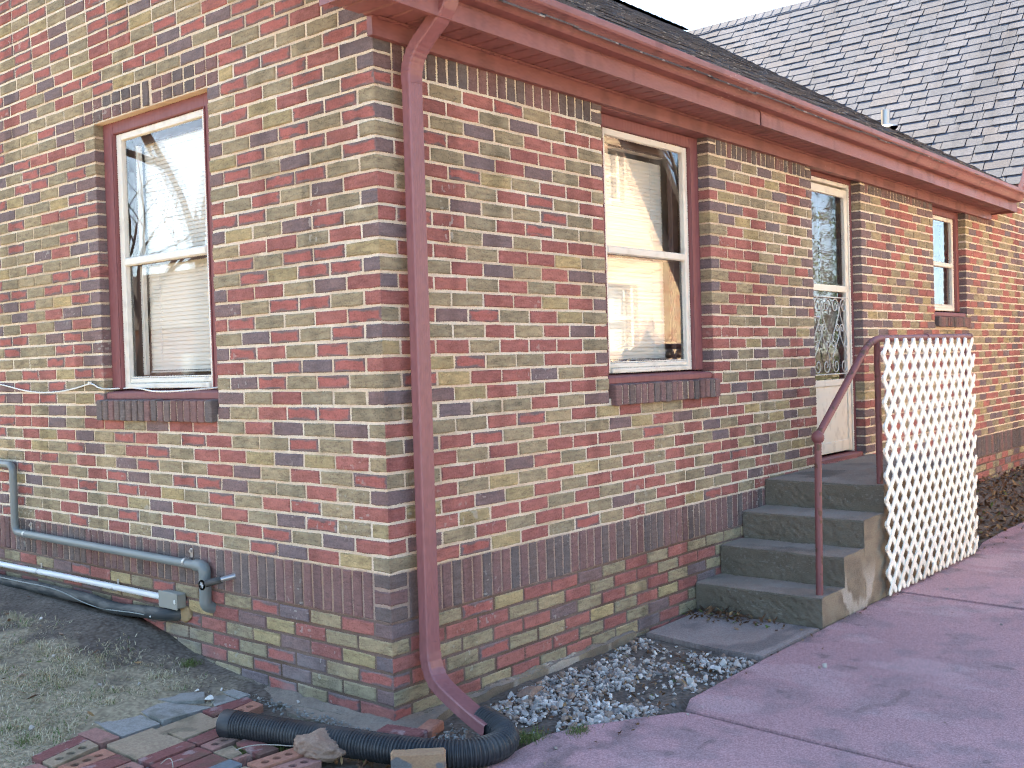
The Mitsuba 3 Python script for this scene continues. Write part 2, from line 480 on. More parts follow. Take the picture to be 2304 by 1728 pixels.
def flipf(f):
    return np.asarray(f)[:, ::-1]


# wall frames: local (t along the wall, w outwards, z)
def side(v):
    v = np.asarray(v, float)
    return np.stack([v[:, 0], -v[:, 1], v[:, 2]], 1)


def gable(v):
    v = np.asarray(v, float)
    return np.stack([-v[:, 1], v[:, 0], v[:, 2]], 1)


WALL = {'side': (side, True), 'gable': (gable, False)}   # (mapping, mapping reverses orientation)


def wbox(mb, wall, t0, t1, w0, w1, z0, z1, c=.003, uv=None):
    v, f = cbox(t0, t1, w0, w1, z0, z1, c)
    fn, fl = WALL[wall]
    mb.add(fn(v), flipf(f) if (fl) else f, uv)
    return mb


# check orientation once: signed volume must be positive
def _vol(v, f):
    a, b, c = v[f[:, 0]], v[f[:, 1]], v[f[:, 2]]
    return np.einsum('ij,ij->i', a, np.cross(b, c)).sum()


for _w in ('side', 'gable'):
    _m = MB(); wbox(_m, _w, 0, 1, 0, 1, 0, 1)
    if _vol(*_m.mesh()) < 0:
        WALL[_w] = (WALL[_w][0], not WALL[_w][1])

# ------------------------------------------------------------------ dimensions
CZ, Z0, S, J = .0677, .610, .2083, .0126
ZR = lambda k: Z0 + k * CZ                 # height of bed joint k (0 = top of the soldier band)
PITCH = .6216                              # slope of the low roof
ROOF0 = 3.116
WM, WX, WZ = 1.16, 8.74, 3.12              # slope of the steep wing roof
RIDGE_Y, RIDGE_Z = 5.3, 6.46
WRX = 11.61                                # x of the wing's ridge

house = thing('brick_house', 'brick house in mixed red, tan and purple bricks with maroon eaves and grey shingle roofs', 'house')

# ------------------------------------------------------------------ bricks
BID = [0]
_BF = {}


def brick_faces(skip0, skip1):
    if (skip0, skip1) in _BF:
        return _BF[(skip0, skip1)]
    # inner ring 0-7 (ccw seen from outside: bottom row t0..t3, top row t3..t0), rim 8-15, back 16-23
    f = [[0, 1, 6, 7], [1, 2, 5, 6], [2, 3, 4, 5]]
    for a in range(8):
        b = (a + 1) % 8
        f.append([8 + a, 8 + b, b, a])
        if not ((a == 3 and skip1) or (a == 7 and skip0)):
            f.append([16 + a, 16 + b, 8 + b, 8 + a])
    _BF[(skip0, skip1)] = np.array(f)
    return _BF[(skip0, skip1)]


def brick_local(t0, t1, z0, z1, kind, depth0=.03, corner0=False, rough=1.0, proud=0.0, vertical=False):
    """One brick in wall coordinates; returns vertices, faces, uv."""
    BID[0] += 1
    c = .0045
    if vertical:
        a0, a1, b0, b1 = z0, z1, t0, t1
    else:
        a0, a1, b0, b1 = t0, t1, z0, z1
    aa = np.linspace(a0, a1, 4)
    ring = np.array([(aa[0], b0), (aa[1], b0), (aa[2], b0), (aa[3], b0), (aa[3], b1), (aa[2], b1), (aa[1], b1), (aa[0], b1)])
    cen = np.array([(a0 + a1) / 2, (b0 + b1) / 2])
    sg = np.sign(ring - cen)
    sg[[1, 2, 5, 6], 0] = 0
    jit = RNG.normal(0, .0011 * rough, (8, 2))
    rim = ring + jit
    inner = ring + jit * .7 - sg * c + RNG.normal(0, .0005, (8, 2))
    base = proud + RNG.normal(0, .0009) * rough
    wi = base + RNG.normal(0, .0007 * rough, 8)
    wr = base - c * .8 + RNG.normal(0, .0005, 8)
    wb = np.full(8, -depth0)
    if corner0:
        for q in (0, 7):
            rim[q, 0] = .0018
            inner[q, 0] = .0062
            wr[q] = -.0018
            wi[q] = 0
        back = rim.copy()
    else:
        back = rim.copy()
    pts = np.vstack([inner, rim, back])
    w = np.concatenate([wi, wr, wb])
    la = np.clip((pts[:, 0] - a0) / (a1 - a0), .02, .98)
    lb = np.clip((pts[:, 1] - b0) / (b1 - b0), .02, .98)
    uv = np.stack([BID[0] + la, kind + lb], 1)
    if vertical:
        v = np.stack([pts[:, 1], w, pts[:, 0]], 1)
        f = flipf(brick_faces(corner0, False))
    else:
        v = np.stack([pts[:, 0], w, pts[:, 1]], 1)
        f = brick_faces(corner0, False)
    return v, f, uv


BRICKS = []      # (wall, v, f, uv, area in px)


def lay(wall, t0, t1, z0, z1, kind, sink=None, **kw):
    v, f, uv = brick_local(t0, t1, z0, z1, kind, **kw)
    fn, _ = WALL[wall]
    vw = fn(v)
    f = np.asarray(f)
    if f.shape[1] == 4:
        f = np.vstack([f[:, [0, 1, 2]], f[:, [0, 2, 3]]])
    # orient so the front face looks outwards
    out = np.array([0, -1.0, 0]) if wall == 'side' else np.array([-1.0, 0, 0])
    a = vw[f[0]]
    if np.cross(a[1] - a[0], a[2] - a[0]) @ out < 0:
        f = f[:, ::-1]
    if sink is None:
        q = to_px(fn(np.array([[t0, 0, z0], [t1, 0, z0], [t1, 0, z1], [t0, 0, z1]])))
        x, y = q[:, 0], q[:, 1]
        area = .5 * abs(np.dot(x, np.roll(y, -1)) - np.dot(y, np.roll(x, -1)))
        cx, cy = x.mean(), y.mean()
        if not (0 < cx < 1024 and 0 < cy < 768):
            area = 0
        BRICKS.append((wall, vw, f, uv, area))
    else:
        sink.append((vw, f, uv))


ROWS_SIDE = {29: 'MRTRMTRT', 28: 'TRRTPTRR', 27: 'PRTPTRRT', 26: 'TMRTRRTP', 25: 'PRTPRPTR', 24: 'TRMTTRRT', 23: 'RTRTRMTR', 22: 'RTPTTMTR', 21: 'RMRTRMTT', 20: 'PRTPTRRR',
             19: 'TRRTRRTT', 18: 'TTRPTRPP', 17: 'PRRTRTRT', 16: 'RTTRRTRP', 15: 'TRPMTRTT', 14: 'PTTRTRPR', 13: 'TRRTRRRT', 12: 'RTMTTRRP', 11: 'TMTRRPTR', 10: 'PPTRTRRT', 9: 'TTPTTRTP',
             8: 'RTTRMTRTRTTRRTRP', 7: 'TPRMTRTTPTRPTRRT', 6: 'RRTRTRRRTMTRPTRT', 5: 'TTRRPRTRTRTRTPRT', 4: 'PRTTTRTTRTRTRRTP', 3: 'RTRPTRTRRRTRTRMR', 2: 'RRTRRTRTRRTTPRTR', 1: 'RPTRTRRTPTRRTTRP', 0: 'TRMTRTMTRTRTMRTR',
             -4: 'PTMTRRPTRTRT', -5: 'TRRRTTRTRRTR', -6: 'RTTRRPTRTRTP', -7: 'MRTMTTRTTRTR', -8: 'TRTRRRTRTPRT', -9: 'MTRTRTRTTPRT'}
ROWS_GABLE = {31: 'PRMTMPTR', 30: 'PTMTRTMT', 29: 'MTRTMTPR', 28: 'TMMTRT', 27: 'MTMPTP', 26: 'TRMTMT', 25: 'MTPTMP', 24: 'TTMMRT', 23: 'RPTMTR', 22: 'PTRTMM', 21: 'TMPTTP', 20: 'PRTRRT', 19: 'TMMTMR', 18: 'PMMTMT',
              17: 'RPTRRP', 16: 'RTMMTP', 15: 'MRTTMR', 14: 'PMTMPT', 13: 'TMTRMP', 12: 'RMPMTR', 11: 'TMTMPT', 10: 'PTTRTP', 9: 'TMMRTP', 8: 'TPTPRTRRPTRRTPRR', 7: 'RTMTTRMTRMTPRTRT', 6: 'TRTPTRRTMRTPMTTR', 5: 'MTRTPRTTMPTRTMRT',
              4: 'PTRTTPMMTPMRTRTM', 3: 'RTMRTMTTRMTMRTPT', 2: 'TTMPTRTRPTRTRTTM', 1: 'RPTMRTTRTMTPRTTM', 0: 'TTRPMTRMPTRTMTRT',
              -4: 'PRTPMTRTMTTRMPTR', -5: 'TTRTPRTMRTTPRTTM', -6: 'PTRPTTRMTTRTMTTR', -7: 'MTPMTRTTMRTTPMTT', -8: 'PTTPMTRTTMTRTTMT', -9: 'RMTMPTTRTMTTRTMM'}
KIND = {'R': 0, 'T': 1, 'P': 2, 'M': 3}


def rand_kind(prev, wall):
    w = {'side': [.40, .40, .20, .0], 'gable': [.12, .42, .14, .32]}[wall]
    k = int(RNG.choice(4, p=w))
    if k == prev and RNG.random() < .45:
        k = int(RNG.choice(4, p=w))
    return k


OPEN = {'side': [(1.565, 2.642, 9, 99), (4.040, 4.890, 1, 99), (6.467, 7.342, 15, 99)],
        'gable': [(1.144, 2.180, 9, 32), (1.045, 2.290, 32, 34)]}
SPAN_STEP = {'side': {0.0: S, 2.642: .203, 4.890: .199, 7.342: .2075}, 'gable': {0.0: S}}
# eave soldiers (side wall only): rows 30-32 between these
TOP_SOLDIERS = [(0.5 * S, 1.565, False, True), (2.642, 4.040, True, True), (4.890, 6.467, True, True), (7.342, 8.15, True, False)]


def row_spans(wall, k, tmax):
    cuts = [o for o in OPEN[wall] if o[2] <= k < o[3]]
    spans, a = [], 0.0
    for o in sorted(cuts):
        spans.append((a, o[0], a != 0.0, True)); a = o[1]
    spans.append((a, tmax, a != 0.0, False))
    return spans


def lay_row(wall, k, spans):
    z0, z1 = ZR(k) + J / 2, ZR(k + 1) - J / 2
    rows = ROWS_SIDE if wall == 'side' else ROWS_GABLE
    half = (k % 2 == 1) if wall == 'side' else (k % 2 == 0)
    for a, b, la, lb in spans:
        if b - a < .03:
            continue
        seq = rows.get(k, '') if a == 0 else ''
        step = SPAN_STEP[wall].get(a, S)
        if wall == 'gable' and a > 0:
            step = S
        first = step / 2 if (half if a == 0 else (k % 2 == 0)) else step
        joints = [a]
        t = a + first
        while t < b - .045:
            joints.append(t); t += step * (1 + RNG.normal(0, .008))
        joints.append(b)
        prev = -1
        for i, (p, q) in enumerate(zip(joints, joints[1:])):
            kind = KIND[seq[i]] if i < len(seq) else rand_kind(prev, wall)
            prev = kind
            corner = (i == 0 and a == 0)
            t0 = p if (i == 0) else p + J / 2
            t1 = q if (i == len(joints) - 2) else q - J / 2
            jam = (i == 0 and la) or (i == len(joints) - 2 and lb)
            if jam and i >= len(seq) and RNG.random() < .45:
                kind = 2
            lay(wall, t0, t1, z0, z1, kind, depth0=.098 if jam else .03, corner0=corner)


SIDE_MAX, GABLE_MAX = 14.55, 8.2
soldiers = {'side': [], 'gable': []}


def lay_soldiers(wall, a, b, k0, k1, pitch=.0648):
    n = max(1, round((b - a) / pitch)); p = (b - a) / n
    for i in range(n):
        kind = 4 if RNG.random() < .5 else 5
        lay(wall, a + i * p + J * .45, a + (i + 1) * p - J * .45, ZR(k0) + J / 2, ZR(k1) - J / 2, kind, sink=soldiers[wall], vertical=True)


for k in range(-10, 66):
    if -3 <= k <= -1:
        for wall in ('side', 'gable'):
            lay(wall, 0, S / 2 - J / 2, ZR(k) + J / 2, ZR(k + 1) - J / 2, 5 if k == -2 else 4, corner0=True)
        continue
    zt = ZR(k + 1)
    # gable wall up to the rake
    ymin = 0.0 if zt < ROOF0 + .02 else (zt - ROOF0) / PITCH + .02
    if k < 34 or ymin < GABLE_MAX:
        sp = [(max(a, ymin), b, la, lb) for a, b, la, lb in row_spans('gable', k, GABLE_MAX) if b > max(a, ymin) + .03]
        lay_row('gable', k, [(a if a > ymin or ymin == 0 else ymin, b, la, lb) for a, b, la, lb in sp])
    # side wall: rows below the eave; above it only the wing's gable
    if k in (30, 31, 32):
        h = S / 2
        lay('side', 0, h - J / 2, ZR(k) + J / 2, ZR(k + 1) - J / 2, 4 if k == 31 else 5, corner0=True)
        for a, b, qa, qb in TOP_SOLDIERS:
            if qa: lay('side', a, a + .092 - J / 2, ZR(k) + J / 2, ZR(k + 1) - J / 2, 4, depth0=.098)
            if qb: lay('side', b - .092 + J / 2, b, ZR(k) + J / 2, ZR(k + 1) - J / 2, 4, depth0=.098)
            if k == 30: lay_soldiers('side', a + (.092 if qa else 0), b - (.092 if qb else 0), 30, 33)
        lay_row('side', k, [(8.15, SIDE_MAX, False, False)])
    elif k < 30:
        lay_row('side', k, row_spans('side', k, SIDE_MAX))
    else:
        xl = WX + (zt - WZ) / WM + .03 if zt > WZ else 8.2
        xl = max(xl, 8.2 if k < 36 else xl)
        xr = 2 * WRX - xl
        if xr - xl > .1:
            lay_row('side', k, [(xl, min(xr, SIDE_MAX), False, False)])

lay_soldiers('side', S / 2, SIDE_MAX, -3, 0)
lay_soldiers('gable', S / 2, GABLE_MAX, -3, 0)

# header over the gable window: two courses of short bricks with one tall key brick
hb0, hb1, hw = 1.052, 2.284, (2.284 - 1.052) / 13
for i in range(13):
    a, b = hb0 + i * hw + J * .45, hb0 + (i + 1) * hw - J * .45
    if i == 6:
        a, b = (a + b) / 2 - .026, (a + b) / 2 + .026
        lay('gable', a, b, ZR(32) + J / 2, ZR(34) - J / 2, 4, sink=soldiers['gable'], vertical=True, depth0=.1)
    else:
        for r in (32, 33):
            lay('gable', a, b, ZR(r) + J / 2, ZR(r + 1) - J / 2, 5 if RNG.random() < .55 else 4, sink=soldiers['gable'], depth0=.1)

# mortar cores with the openings cut out
gable_poly = Polygon([(.004, -.4), (10.6, -.4), (10.6, 3.05), (5.3, RIDGE_Z - .08), (.004, 3.05)])
side_poly = Polygon([(.004, -.4), (SIDE_MAX + .4, -.4), (SIDE_MAX + .4, 3.0), (2 * WRX - 8.74, 3.0), (WRX, RIDGE_Z - .10), (8.74, 3.02), (.004, 3.02)])


def z_of(k):
    return ZR(k)


holes = {'side': [sbox(1.565 - .004, ZR(9.4), 2.642 + .004, 2.99), sbox(4.036, .60, 4.894, 2.99), sbox(6.463, ZR(15.6), 7.346, 2.99)],
         'gable': [sbox(1.140, ZR(9.4), 2.184, ZR(32))]}
walls = {}
for wall, poly in (('side', side_poly), ('gable', gable_poly)):
    p = poly.difference(unary_union(holes[wall]))
    v, f = extrude(p, .135)
    v = np.stack([v[:, 0], v[:, 2] - .140, v[:, 1]], 1)
    fn, _ = WALL[wall]
    vw = fn(v)
    if _vol(vw, f) < 0:
        f = flipf(f)
    if wall == 'gable':   # butt the gable core behind the side core
        vw[:, 1] = np.where(vw[:, 1] < .01, .1405, vw[:, 1])
    walls[wall] = put(f'{house}__{wall}_wall', (vw, f), 'mortar_mat', label='long side wall under the eave, with two windows and a door' if wall == 'side' else 'end wall with one tall window and pipes along its foot')

BRICKS.sort(key=lambda b: -b[4])
for b in BRICKS[:300]:
    put(f'{walls[b[0]]}__brick', (b[1], b[2]), 'brick_mat', uv=b[3])
for wall in ('side', 'gable'):
    mb = MB()
    for b in BRICKS[300:]:
        if b[0] == wall:
            mb.add(b[1], b[2], b[3])
    mb.put(f'{walls[wall]}__brickwork', 'brick_mat', uv=True, kind='stuff')
    for v, f, uv in soldiers[wall]:
        put(f'{walls[wall]}__soldier_brick', (v, f), 'brick_mat', uv=uv)
# closed back of the house: other walls, ceiling and floor keep the rooms dark
mb = MB()
for b_ in ((.15, 14.9, 10.45, 10.6, -.3, 3.05), (14.75, 14.9, .15, 10.44, -.3, 3.05), (.15, 14.7, .15, 10.4, 2.95, 3.0), (.15, 14.7, .15, 10.4, .45, .5), (3.2, 3.3, .5, 10.4, .5, 2.95), (.15, 3.2, 2.9, 3.0, .5, 2.95), (5.9, 6.0, .3, 10.4, .5, 2.95)):
    mb.add(*cbox(*b_, c=.002))
mb.put(f'{house}__interior_wall', 'interior_mat')


# ------------------------------------------------------------------ windows
def sill_bricks(win, wall, t0, t1, z0, z1, n, out=.030):
    p = (t1 - t0) / n
    for i in range(n):
        kind = 4 if RNG.random() < .5 else 5
        BID[0] += 1
        mb = MB()
        jz = RNG.normal(0, .0015)
        a, b = t0 + i * p + (0 if i == 0 else J * .42), t0 + (i + 1) * p - (0 if i == n - 1 else J * .42)
        v, f = cbox(a, b, -.09, out + RNG.normal(0, .0015), z0 + jz, z1 + jz, .004)
        v = v.copy(); v[v[:, 1] < 0, 2] += .012
        uv = np.stack([BID[0] + np.clip((v[:, 2] - z0) / (z1 - z0), .02, .98), kind + np.clip((v[:, 0] - a) / (b - a), .02, .98)], 1)
        fn, fl = WALL[wall]
        mb.add(fn(v), flipf(f) if fl else f, uv)
        mb.put(f'{win}__sill_brick', 'brick_mat', uv=True)
    mb = MB()
    wbox(mb, wall, t0 + .006, t1 - .006, -.09, out - .008, z0 + .004, z1 - .004, .002)
    mb.put(f'{win}__sill_mortar', 'mortar_mat')


def window(wall, t0, t1, zs, zh, d, cas, fr, zm, label, bottom, lintel_z=None, nsill=17, sill_h=.105, side_pad=(.02, .02)):
    """zs = top of the brick sill, zh = head of the opening, d = depth of the casing, zm = centre of the meeting rail."""
    win = nkey(f'{house}__window')
    labels[win] = {'label': label}
    o = -d
    mb = MB()
    wbox(mb, wall, t0 + .003, t0 + cas, o - .06, o, zs + .055, zh)
    wbox(mb, wall, t1 - cas, t1 - .003, o - .06, o, zs + .055, zh)
    wbox(mb, wall, t0 + cas, t1 - cas, o - .06, o - .002, zh - .062, zh)
    for tt in (t0 + cas - .010, t1 - cas + .002):
        wbox(mb, wall, tt, tt + .008, o, o + .007, zs + .06, zh - .064, .002)
    mb.put(f'{win}__casing', 'casing_mat')
    mb = MB()   # sloping wooden sill
    v, f = cbox(t0 - side_pad[0] * 0 + .004, t1 - .004, o - .06, -.012, zs + .002, zs + .052, .006)
    v = v.copy(); v[:, 2] -= np.where((v[:, 1] > -.05) & (v[:, 2] > zs + .03), .012, 0)
    fn, fl = WALL[wall]
    mb.add(fn(v), flipf(f) if fl else f)
    mb.put(f'{win}__sill', 'casing_mat')
    a0, a1 = t0 + cas + .001, t1 - cas - .001
    top = zh - .064
    mb = MB()
    fo = o - .018
    wbox(mb, wall, a0, a0 + fr, fo - .03, fo, zs + .058, top)
    wbox(mb, wall, a1 - fr, a1, fo - .03, fo, zs + .058, top)
    wbox(mb, wall, a0 + fr, a1 - fr, fo - .03, fo - .001, top - fr * .75, top)
    wbox(mb, wall, a0 + fr, a1 - fr, fo - .03, fo + .012, zs + .058, zs + .085, .004)
    mb.put(f'{win}__storm_frame', 'white_mat')
    g0, g1 = a0 + fr, a1 - fr
    mb = MB()
    wbox(mb, wall, g0 + .001, g1 - .001, fo - .028, fo + .004, zm - .021, zm + .021, .006)
    mb.put(f'{win}__meeting_rail', 'white_mat')
    mb = MB()
    wbox(mb, wall, g0 + .001, g1 - .001, fo - .028, fo - .004, zs + .086, zs + .112, .004)
    wbox(mb, wall, g0 + .001, g1 - .001, fo - .028, fo - .010, zs + .1135, zs + .120, .002)
    mb.put(f'{win}__sash_rail', 'white_mat')
    fn, fl = WALL[wall]
    for z_a, z_b, ww in ((zm + .015, top - fr * .7, fo - .016), (zs + .115, zm - .015, fo - .022)):
        v = fn(np.array([[g0 - .002, ww, z_a], [g1 + .002, ww, z_a], [g1 + .002, ww, z_b], [g0 - .002, ww, z_b]]))
        put(f'{win}__pane', (v, np.array([[0, 1, 2], [0, 2, 3]])), 'glass_mat')
    # the old wooden sash behind the storm window, coloured dark for the shadow gap
    mb = MB()
    q = fo - .075
    for bx in ((a0 - .02, a0 + .055, zs + .05, zh), (a1 - .055, a1 + .02, zs + .05, zh)):
        wbox(mb, wall, bx[0], bx[1], q - .03, q, bx[2], bx[3])
    for z_a, z_b in ((zs + .05, zs + .125), (zm - .022, zm + .022), (zh - .12, zh)):
        wbox(mb, wall, a0 + .056, a1 - .056, q - .03, q - .001, z_a, z_b)
    mb.put(f'{win}__inner_sash', 'dark_wood_mat')
    if wall == 'gable':
        mb = MB()
        wbox(mb, wall, a1 - .080, a1 - .056, q - .028, q - .002, zs + .126, zh - .121)
        mb.put(f'{win}__inner_stile', 'white_mat')
    for z_a, z_b in ((zm + .022, zh - .12), (zs + .125, zm - .022)):
        v = fn(np.array([[a0 + .05, q - .015, z_a - .004], [a1 - .05, q - .015, z_a - .004], [a1 - .05, q - .015, z_b + .004], [a0 + .05, q - .015, z_b + .004]]))
        put(f'{win}__inner_pane', (v, np.array([[0, 1, 2], [0, 2, 3]])), 'glass_mat')
    sill_bricks(win, wall, t0 - side_pad[0], t1 + side_pad[1], zs - sill_h, zs, nsill)
    if lintel_z:
        mb = MB()
        wbox(mb, wall, t0 + .003, t1 - .003, -.13, -.004, zh + .002, lintel_z, .003)
        mb.put(f'{win}__lintel_board', 'trim_mat')
    return win, a0, a1, q


def blind(wall, a0, a1, w, z0, z1, label, pitch=.0215, tilt=62):
    key = thing('window_blind', label, 'blind', 'mini blinds behind the windows')
    n = int((z1 - z0) / pitch)
    fn, fl = WALL[wall]
    ang = math.radians(tilt)
    h = .0125
    for i in range(n):
        z = z0 + i * pitch
        xs = np.array([-1, -.35, .35, 1]) * h
        bow = .0016 * (1 - (xs / h) ** 2)
        sag = RNG.normal(0, .0006)
        v, f = [], []
        ww = w + xs * math.cos(ang) + bow * math.sin(ang)
        zz = z + xs * -math.sin(ang) + bow * math.cos(ang) + sag
        v = np.array([[t, a, b] for t in (a0, a1) for a, b in zip(ww, zz)])
        f = np.array([[j, j + 1, 5 + j, 4 + j] for j in range(3)])
        put(f'{key}__slat', (fn(v), np.vstack([f[:, [0, 1, 2]], f[:, [0, 2, 3]]])), 'blind_mat')
    mb = MB()
    wbox(mb, wall, a0, a1, w - .018, w + .018, z1 + .003, z1 + .03)
    mb.put(f'{key}__head_rail', 'white_mat')
    mb = MB()
    wbox(mb, wall, a0, a1, w - .011, w + .011, z0 - .026, z0 - .016)
    mb.put(f'{key}__bottom_rail', 'white_mat')
    mb = MB()
    for fr_ in (.16, .84):
        t = a0 + (a1 - a0) * fr_
        mb.add(*tube(fn(np.array([[t, w + .010, z0 - .015], [t, w + .010, z1]])), .0008, 4))
    mb.put(f'{key}__cord', 'wire_mat')
    return key


LT = 2.772
_, a0, a1, q = window('gable', 1.144, 2.180, 1.312, ZR(32), .050, .100, .046, 2.037, 'tall window of the end wall, with a white storm frame', 'x', None, 18, .105, (-.012, .032))
blind('gable', a0 + .02, a1 - .075, q - .045, 1.475, 2.70, 'cream mini blind behind the window of the end wall', tilt=76)
_, a0, a1, q = window('side', 1.565, 2.642, 1.316, 2.735, .072, .100, .046, 2.030, 'tall window beside the downspout', 'x', LT, 18, .107, (-.020, .020))
blind('side', a0 + .03, a1 - .03, q - .09, 1.46, 2.62, 'cream mini blind behind the tall window beside the downspout', tilt=76)
_, a0, a1, q = window('side', 6.467, 7.342, 1.735, 2.705, .066, .095, .046, 2.212, 'small high window past the door', 'x', 2.745, 15, .092, (-.020, .012))

# ------------------------------------------------------------------ storm door
door = nkey(f'{house}__door')
labels[door] = {'label': 'white storm door with scrolled grille'}
DY = -.085
mb = MB()
wbox(mb, 'side', 4.043, 4.075, -.135, -.070, .70, 2.735)
wbox(mb, 'side', 4.862, 4.887, -.135, -.070, .70, 2.735)
wbox(mb, 'side', 4.076, 4.861, -.135, -.072, 2.702, 2.735)
mb.put(f'{door}__jamb', 'casing_mat')
mb = MB()
wbox(mb, 'side', 4.043, 4.887, -.134, -.004, 2.737, 2.760)
mb.put(f'{door}__lintel_board', 'trim_mat')
mb = MB()
wbox(mb, 'side', 4.043, 4.887, -.135, -.020, .655, .700, .008)
mb.put(f'{door}__threshold', 'casing_mat')
mb = MB()
wbox(mb, 'side', 4.077, 4.098, -.13, -.076, .703, 2.700)
wbox(mb, 'side', 4.842, 4.860, -.13, -.076, .703, 2.700)
wbox(mb, 'side', 4.099, 4.841, -.13, -.078, 2.672, 2.700)
mb.put(f'{door}__frame', 'white_mat')
mb = MB()
st = .052
wbox(mb, 'side', 4.101, 4.101 + st, DY - .028, DY, .715, 2.658)
wbox(mb, 'side', 4.839 - st, 4.839, DY - .028, DY, .715, 2.658)
wbox(mb, 'side', 4.102 + st, 4.838 - st, DY - .028, DY - .001, 2.600, 2.658)
wbox(mb, 'side', 4.102 + st, 4.838 - st, DY - .028, DY - .001, 1.895, 1.942)
wbox(mb, 'side', 4.102 + st, 4.838 - st, DY - .028, DY - .001, 1.205, 1.252)
mb.put(f'{door}__leaf_frame', 'white_mat')
mb = MB()
wbox(mb, 'side', 4.102 + st, 4.838 - st, DY - .024, DY - .010, .716, 1.204)
wbox(mb, 'side', 4.102 + st + .001, 4.838 - st - .001, DY - .010, DY - .002, .717, .80, .004)
mb.put(f'{door}__kick_panel', 'white_mat')
for za, zb in ((1.25, 1.90), (1.94, 2.602)):
    v = side(np.array([[4.15, DY - .015, za], [4.79, DY - .015, za], [4.79, DY - .015, zb], [4.15, DY - .015, zb]]))
    put(f'{door}__pane', (v, np.array([[0, 1, 2], [0, 2, 3]])), 'glass_mat')
mb = MB()
wbox(mb, 'side', 4.06, 4.87, -.215, -.175, .70, 2.70)
for za, zb in ((.85, 1.25), (1.38, 1.85), (1.97, 2.52)):
    wbox(mb, 'side', 4.20, 4.44, -.175, -.168, za, zb, .006)
    wbox(mb, 'side', 4.52, 4.75, -.175, -.168, za, zb, .006)
mb.put(f'{door}__inner_door', 'dark_wood_mat')
mb = MB()
wbox(mb, 'side', 4.112, 4.142, DY, DY + .008, 1.66, 1.80, .004)
mb.add(*tube(side(np.array([[4.127, DY + .008, 1.70], [4.127, DY + .04, 1.70], [4.150, DY + .045, 1.70], [4.20, DY + .045, 1.70]])), .008, 8))
mb.put(f'{door}__handle', 'metal_mat')


def scroll(c, r0, r1, a_start, turns, sgn, n=26):
    """Spiral from radius r0 to r1 about c in the (t, z) plane."""
    k = np.linspace(0, 1, n)
    a = a_start + sgn * k * turns * 2 * math.pi
    r = r0 + (r1 - r0) * k
    return np.stack([c[0] + r * np.cos(a), c[1] + r * np.sin(a)], 1)


mb = MB()
GZ0, GZ1, gx0, gx1 = 1.292, 1.850, 4.160, 4.780
gw = DY + .012


def gbar(p2, r=.0042):
    p2 = np.asarray(p2)
    mb.add(*tube(side(np.stack([p2[:, 0], np.full(len(p2), gw), p2[:, 1]], 1)), r, 6))


gbar([(gx0, GZ1), (gx1, GZ1)], .005); gbar([(gx0, GZ0), (gx1, GZ0)], .005)
W2 = (gx1 - gx0) / 2
for i in range(2):
    c = gx0 + W2 * (i + .5)
    for sg in (-1, 1):
        # upper lyre: curl at the top, bar running down and outwards, small curl at its foot
        top = scroll((c + sg * W2 * .24, GZ1 - .062), .060, .016, 0 if sg < 0 else math.pi, 1.25, 1 if sg < 0 else -1)[::1]
        leg = np.array([(c + sg * W2 * .02, GZ1 - .075), (c + sg * W2 * .05, GZ1 - .13), (c + sg * W2 * .40, GZ1 - .285)])
        foot = scroll((c + sg * W2 * .33, GZ1 - .335), .036, .012, math.pi * (.22 if sg > 0 else .78), .95, -1 if sg > 0 else 1)
        gbar(top); gbar(np.vstack([top[:1], leg, foot]))
        # lower lyre
        top2 = scroll((c + sg * W2 * .13, GZ1 - .225), .034, .011, 0 if sg < 0 else math.pi, 1.15, 1 if sg < 0 else -1)
        leg2 = np.array([(c + sg * W2 * .015, GZ1 - .245), (c + sg * W2 * .06, GZ1 - .29), (c + sg * W2 * .42, GZ0 + .12)])
        foot2 = scroll((c + sg * W2 * .23, GZ0 + .062), .060, .014, math.pi * (.25 if sg > 0 else .75), 1.3, -1 if sg > 0 else 1, 32)
        gbar(top2); gbar(np.vstack([top2[:1], leg2, foot2]))
mb.put(f'{door}__grille', 'grille_mat', smooth=40)

# ------------------------------------------------------------------ eave
DROP = -.0085


def eave_x(v):
    v = np.asarray(v, float).copy()
    v[:, 2] += DROP * v[:, 0]
    return v


def along_x(profile, x0, x1, closed=True):
    """Extrudes a (y, z) polygon from x0 to x1, sagging with the eave."""
    poly = profile if hasattr(profile, 'exterior') else Polygon(profile)
    v, f = extrude(poly, x1 - x0)
    w = np.stack([v[:, 2] + x0, v[:, 0], v[:, 1]], 1)
    if _vol(w - w.mean(0), f) < 0:
        f = flipf(f)
    return eave_x(w), f


XE = 8.12
put(f'{house}__frieze_board', along_x([(-.0305, 2.757), (.0, 2.757), (.0, 2.834), (-.0305, 2.834)], -.028, 8.04), 'trim_mat')
put(f'{house}__soffit_trim', along_x([(-.044, 2.824), (-.032, 2.824), (-.032, 2.8335), (-.044, 2.8335)], .0, 8.08), 'trim_mat')
xs = np.arange(-.262, XE, .305)
for x0 in xs:
    x1 = min(x0 + .303, XE - .002)
    mb = MB()
    n = 3
    w = (x1 - x0) / n
    prof = []
    for i in range(n):
        a = x0 + i * w
        prof += [(a, 2.8445), (a + .008, 2.8445), (a + .012, 2.8355), (a + w - .004, 2.8355), (a + w, 2.8445)]
    prof += [(x1, 2.852), (x0, 2.852)]
    v, f = extrude(Polygon(prof).buffer(0), .222)
    w_ = np.stack([v[:, 0], -v[:, 2] - .0005, v[:, 1]], 1)
    if _vol(w_ - w_.mean(0), f) < 0:
        f = flipf(f)
    mb.add(eave_x(w_), f)
    mb.put(f'{house}__soffit_panel', 'trim_mat')
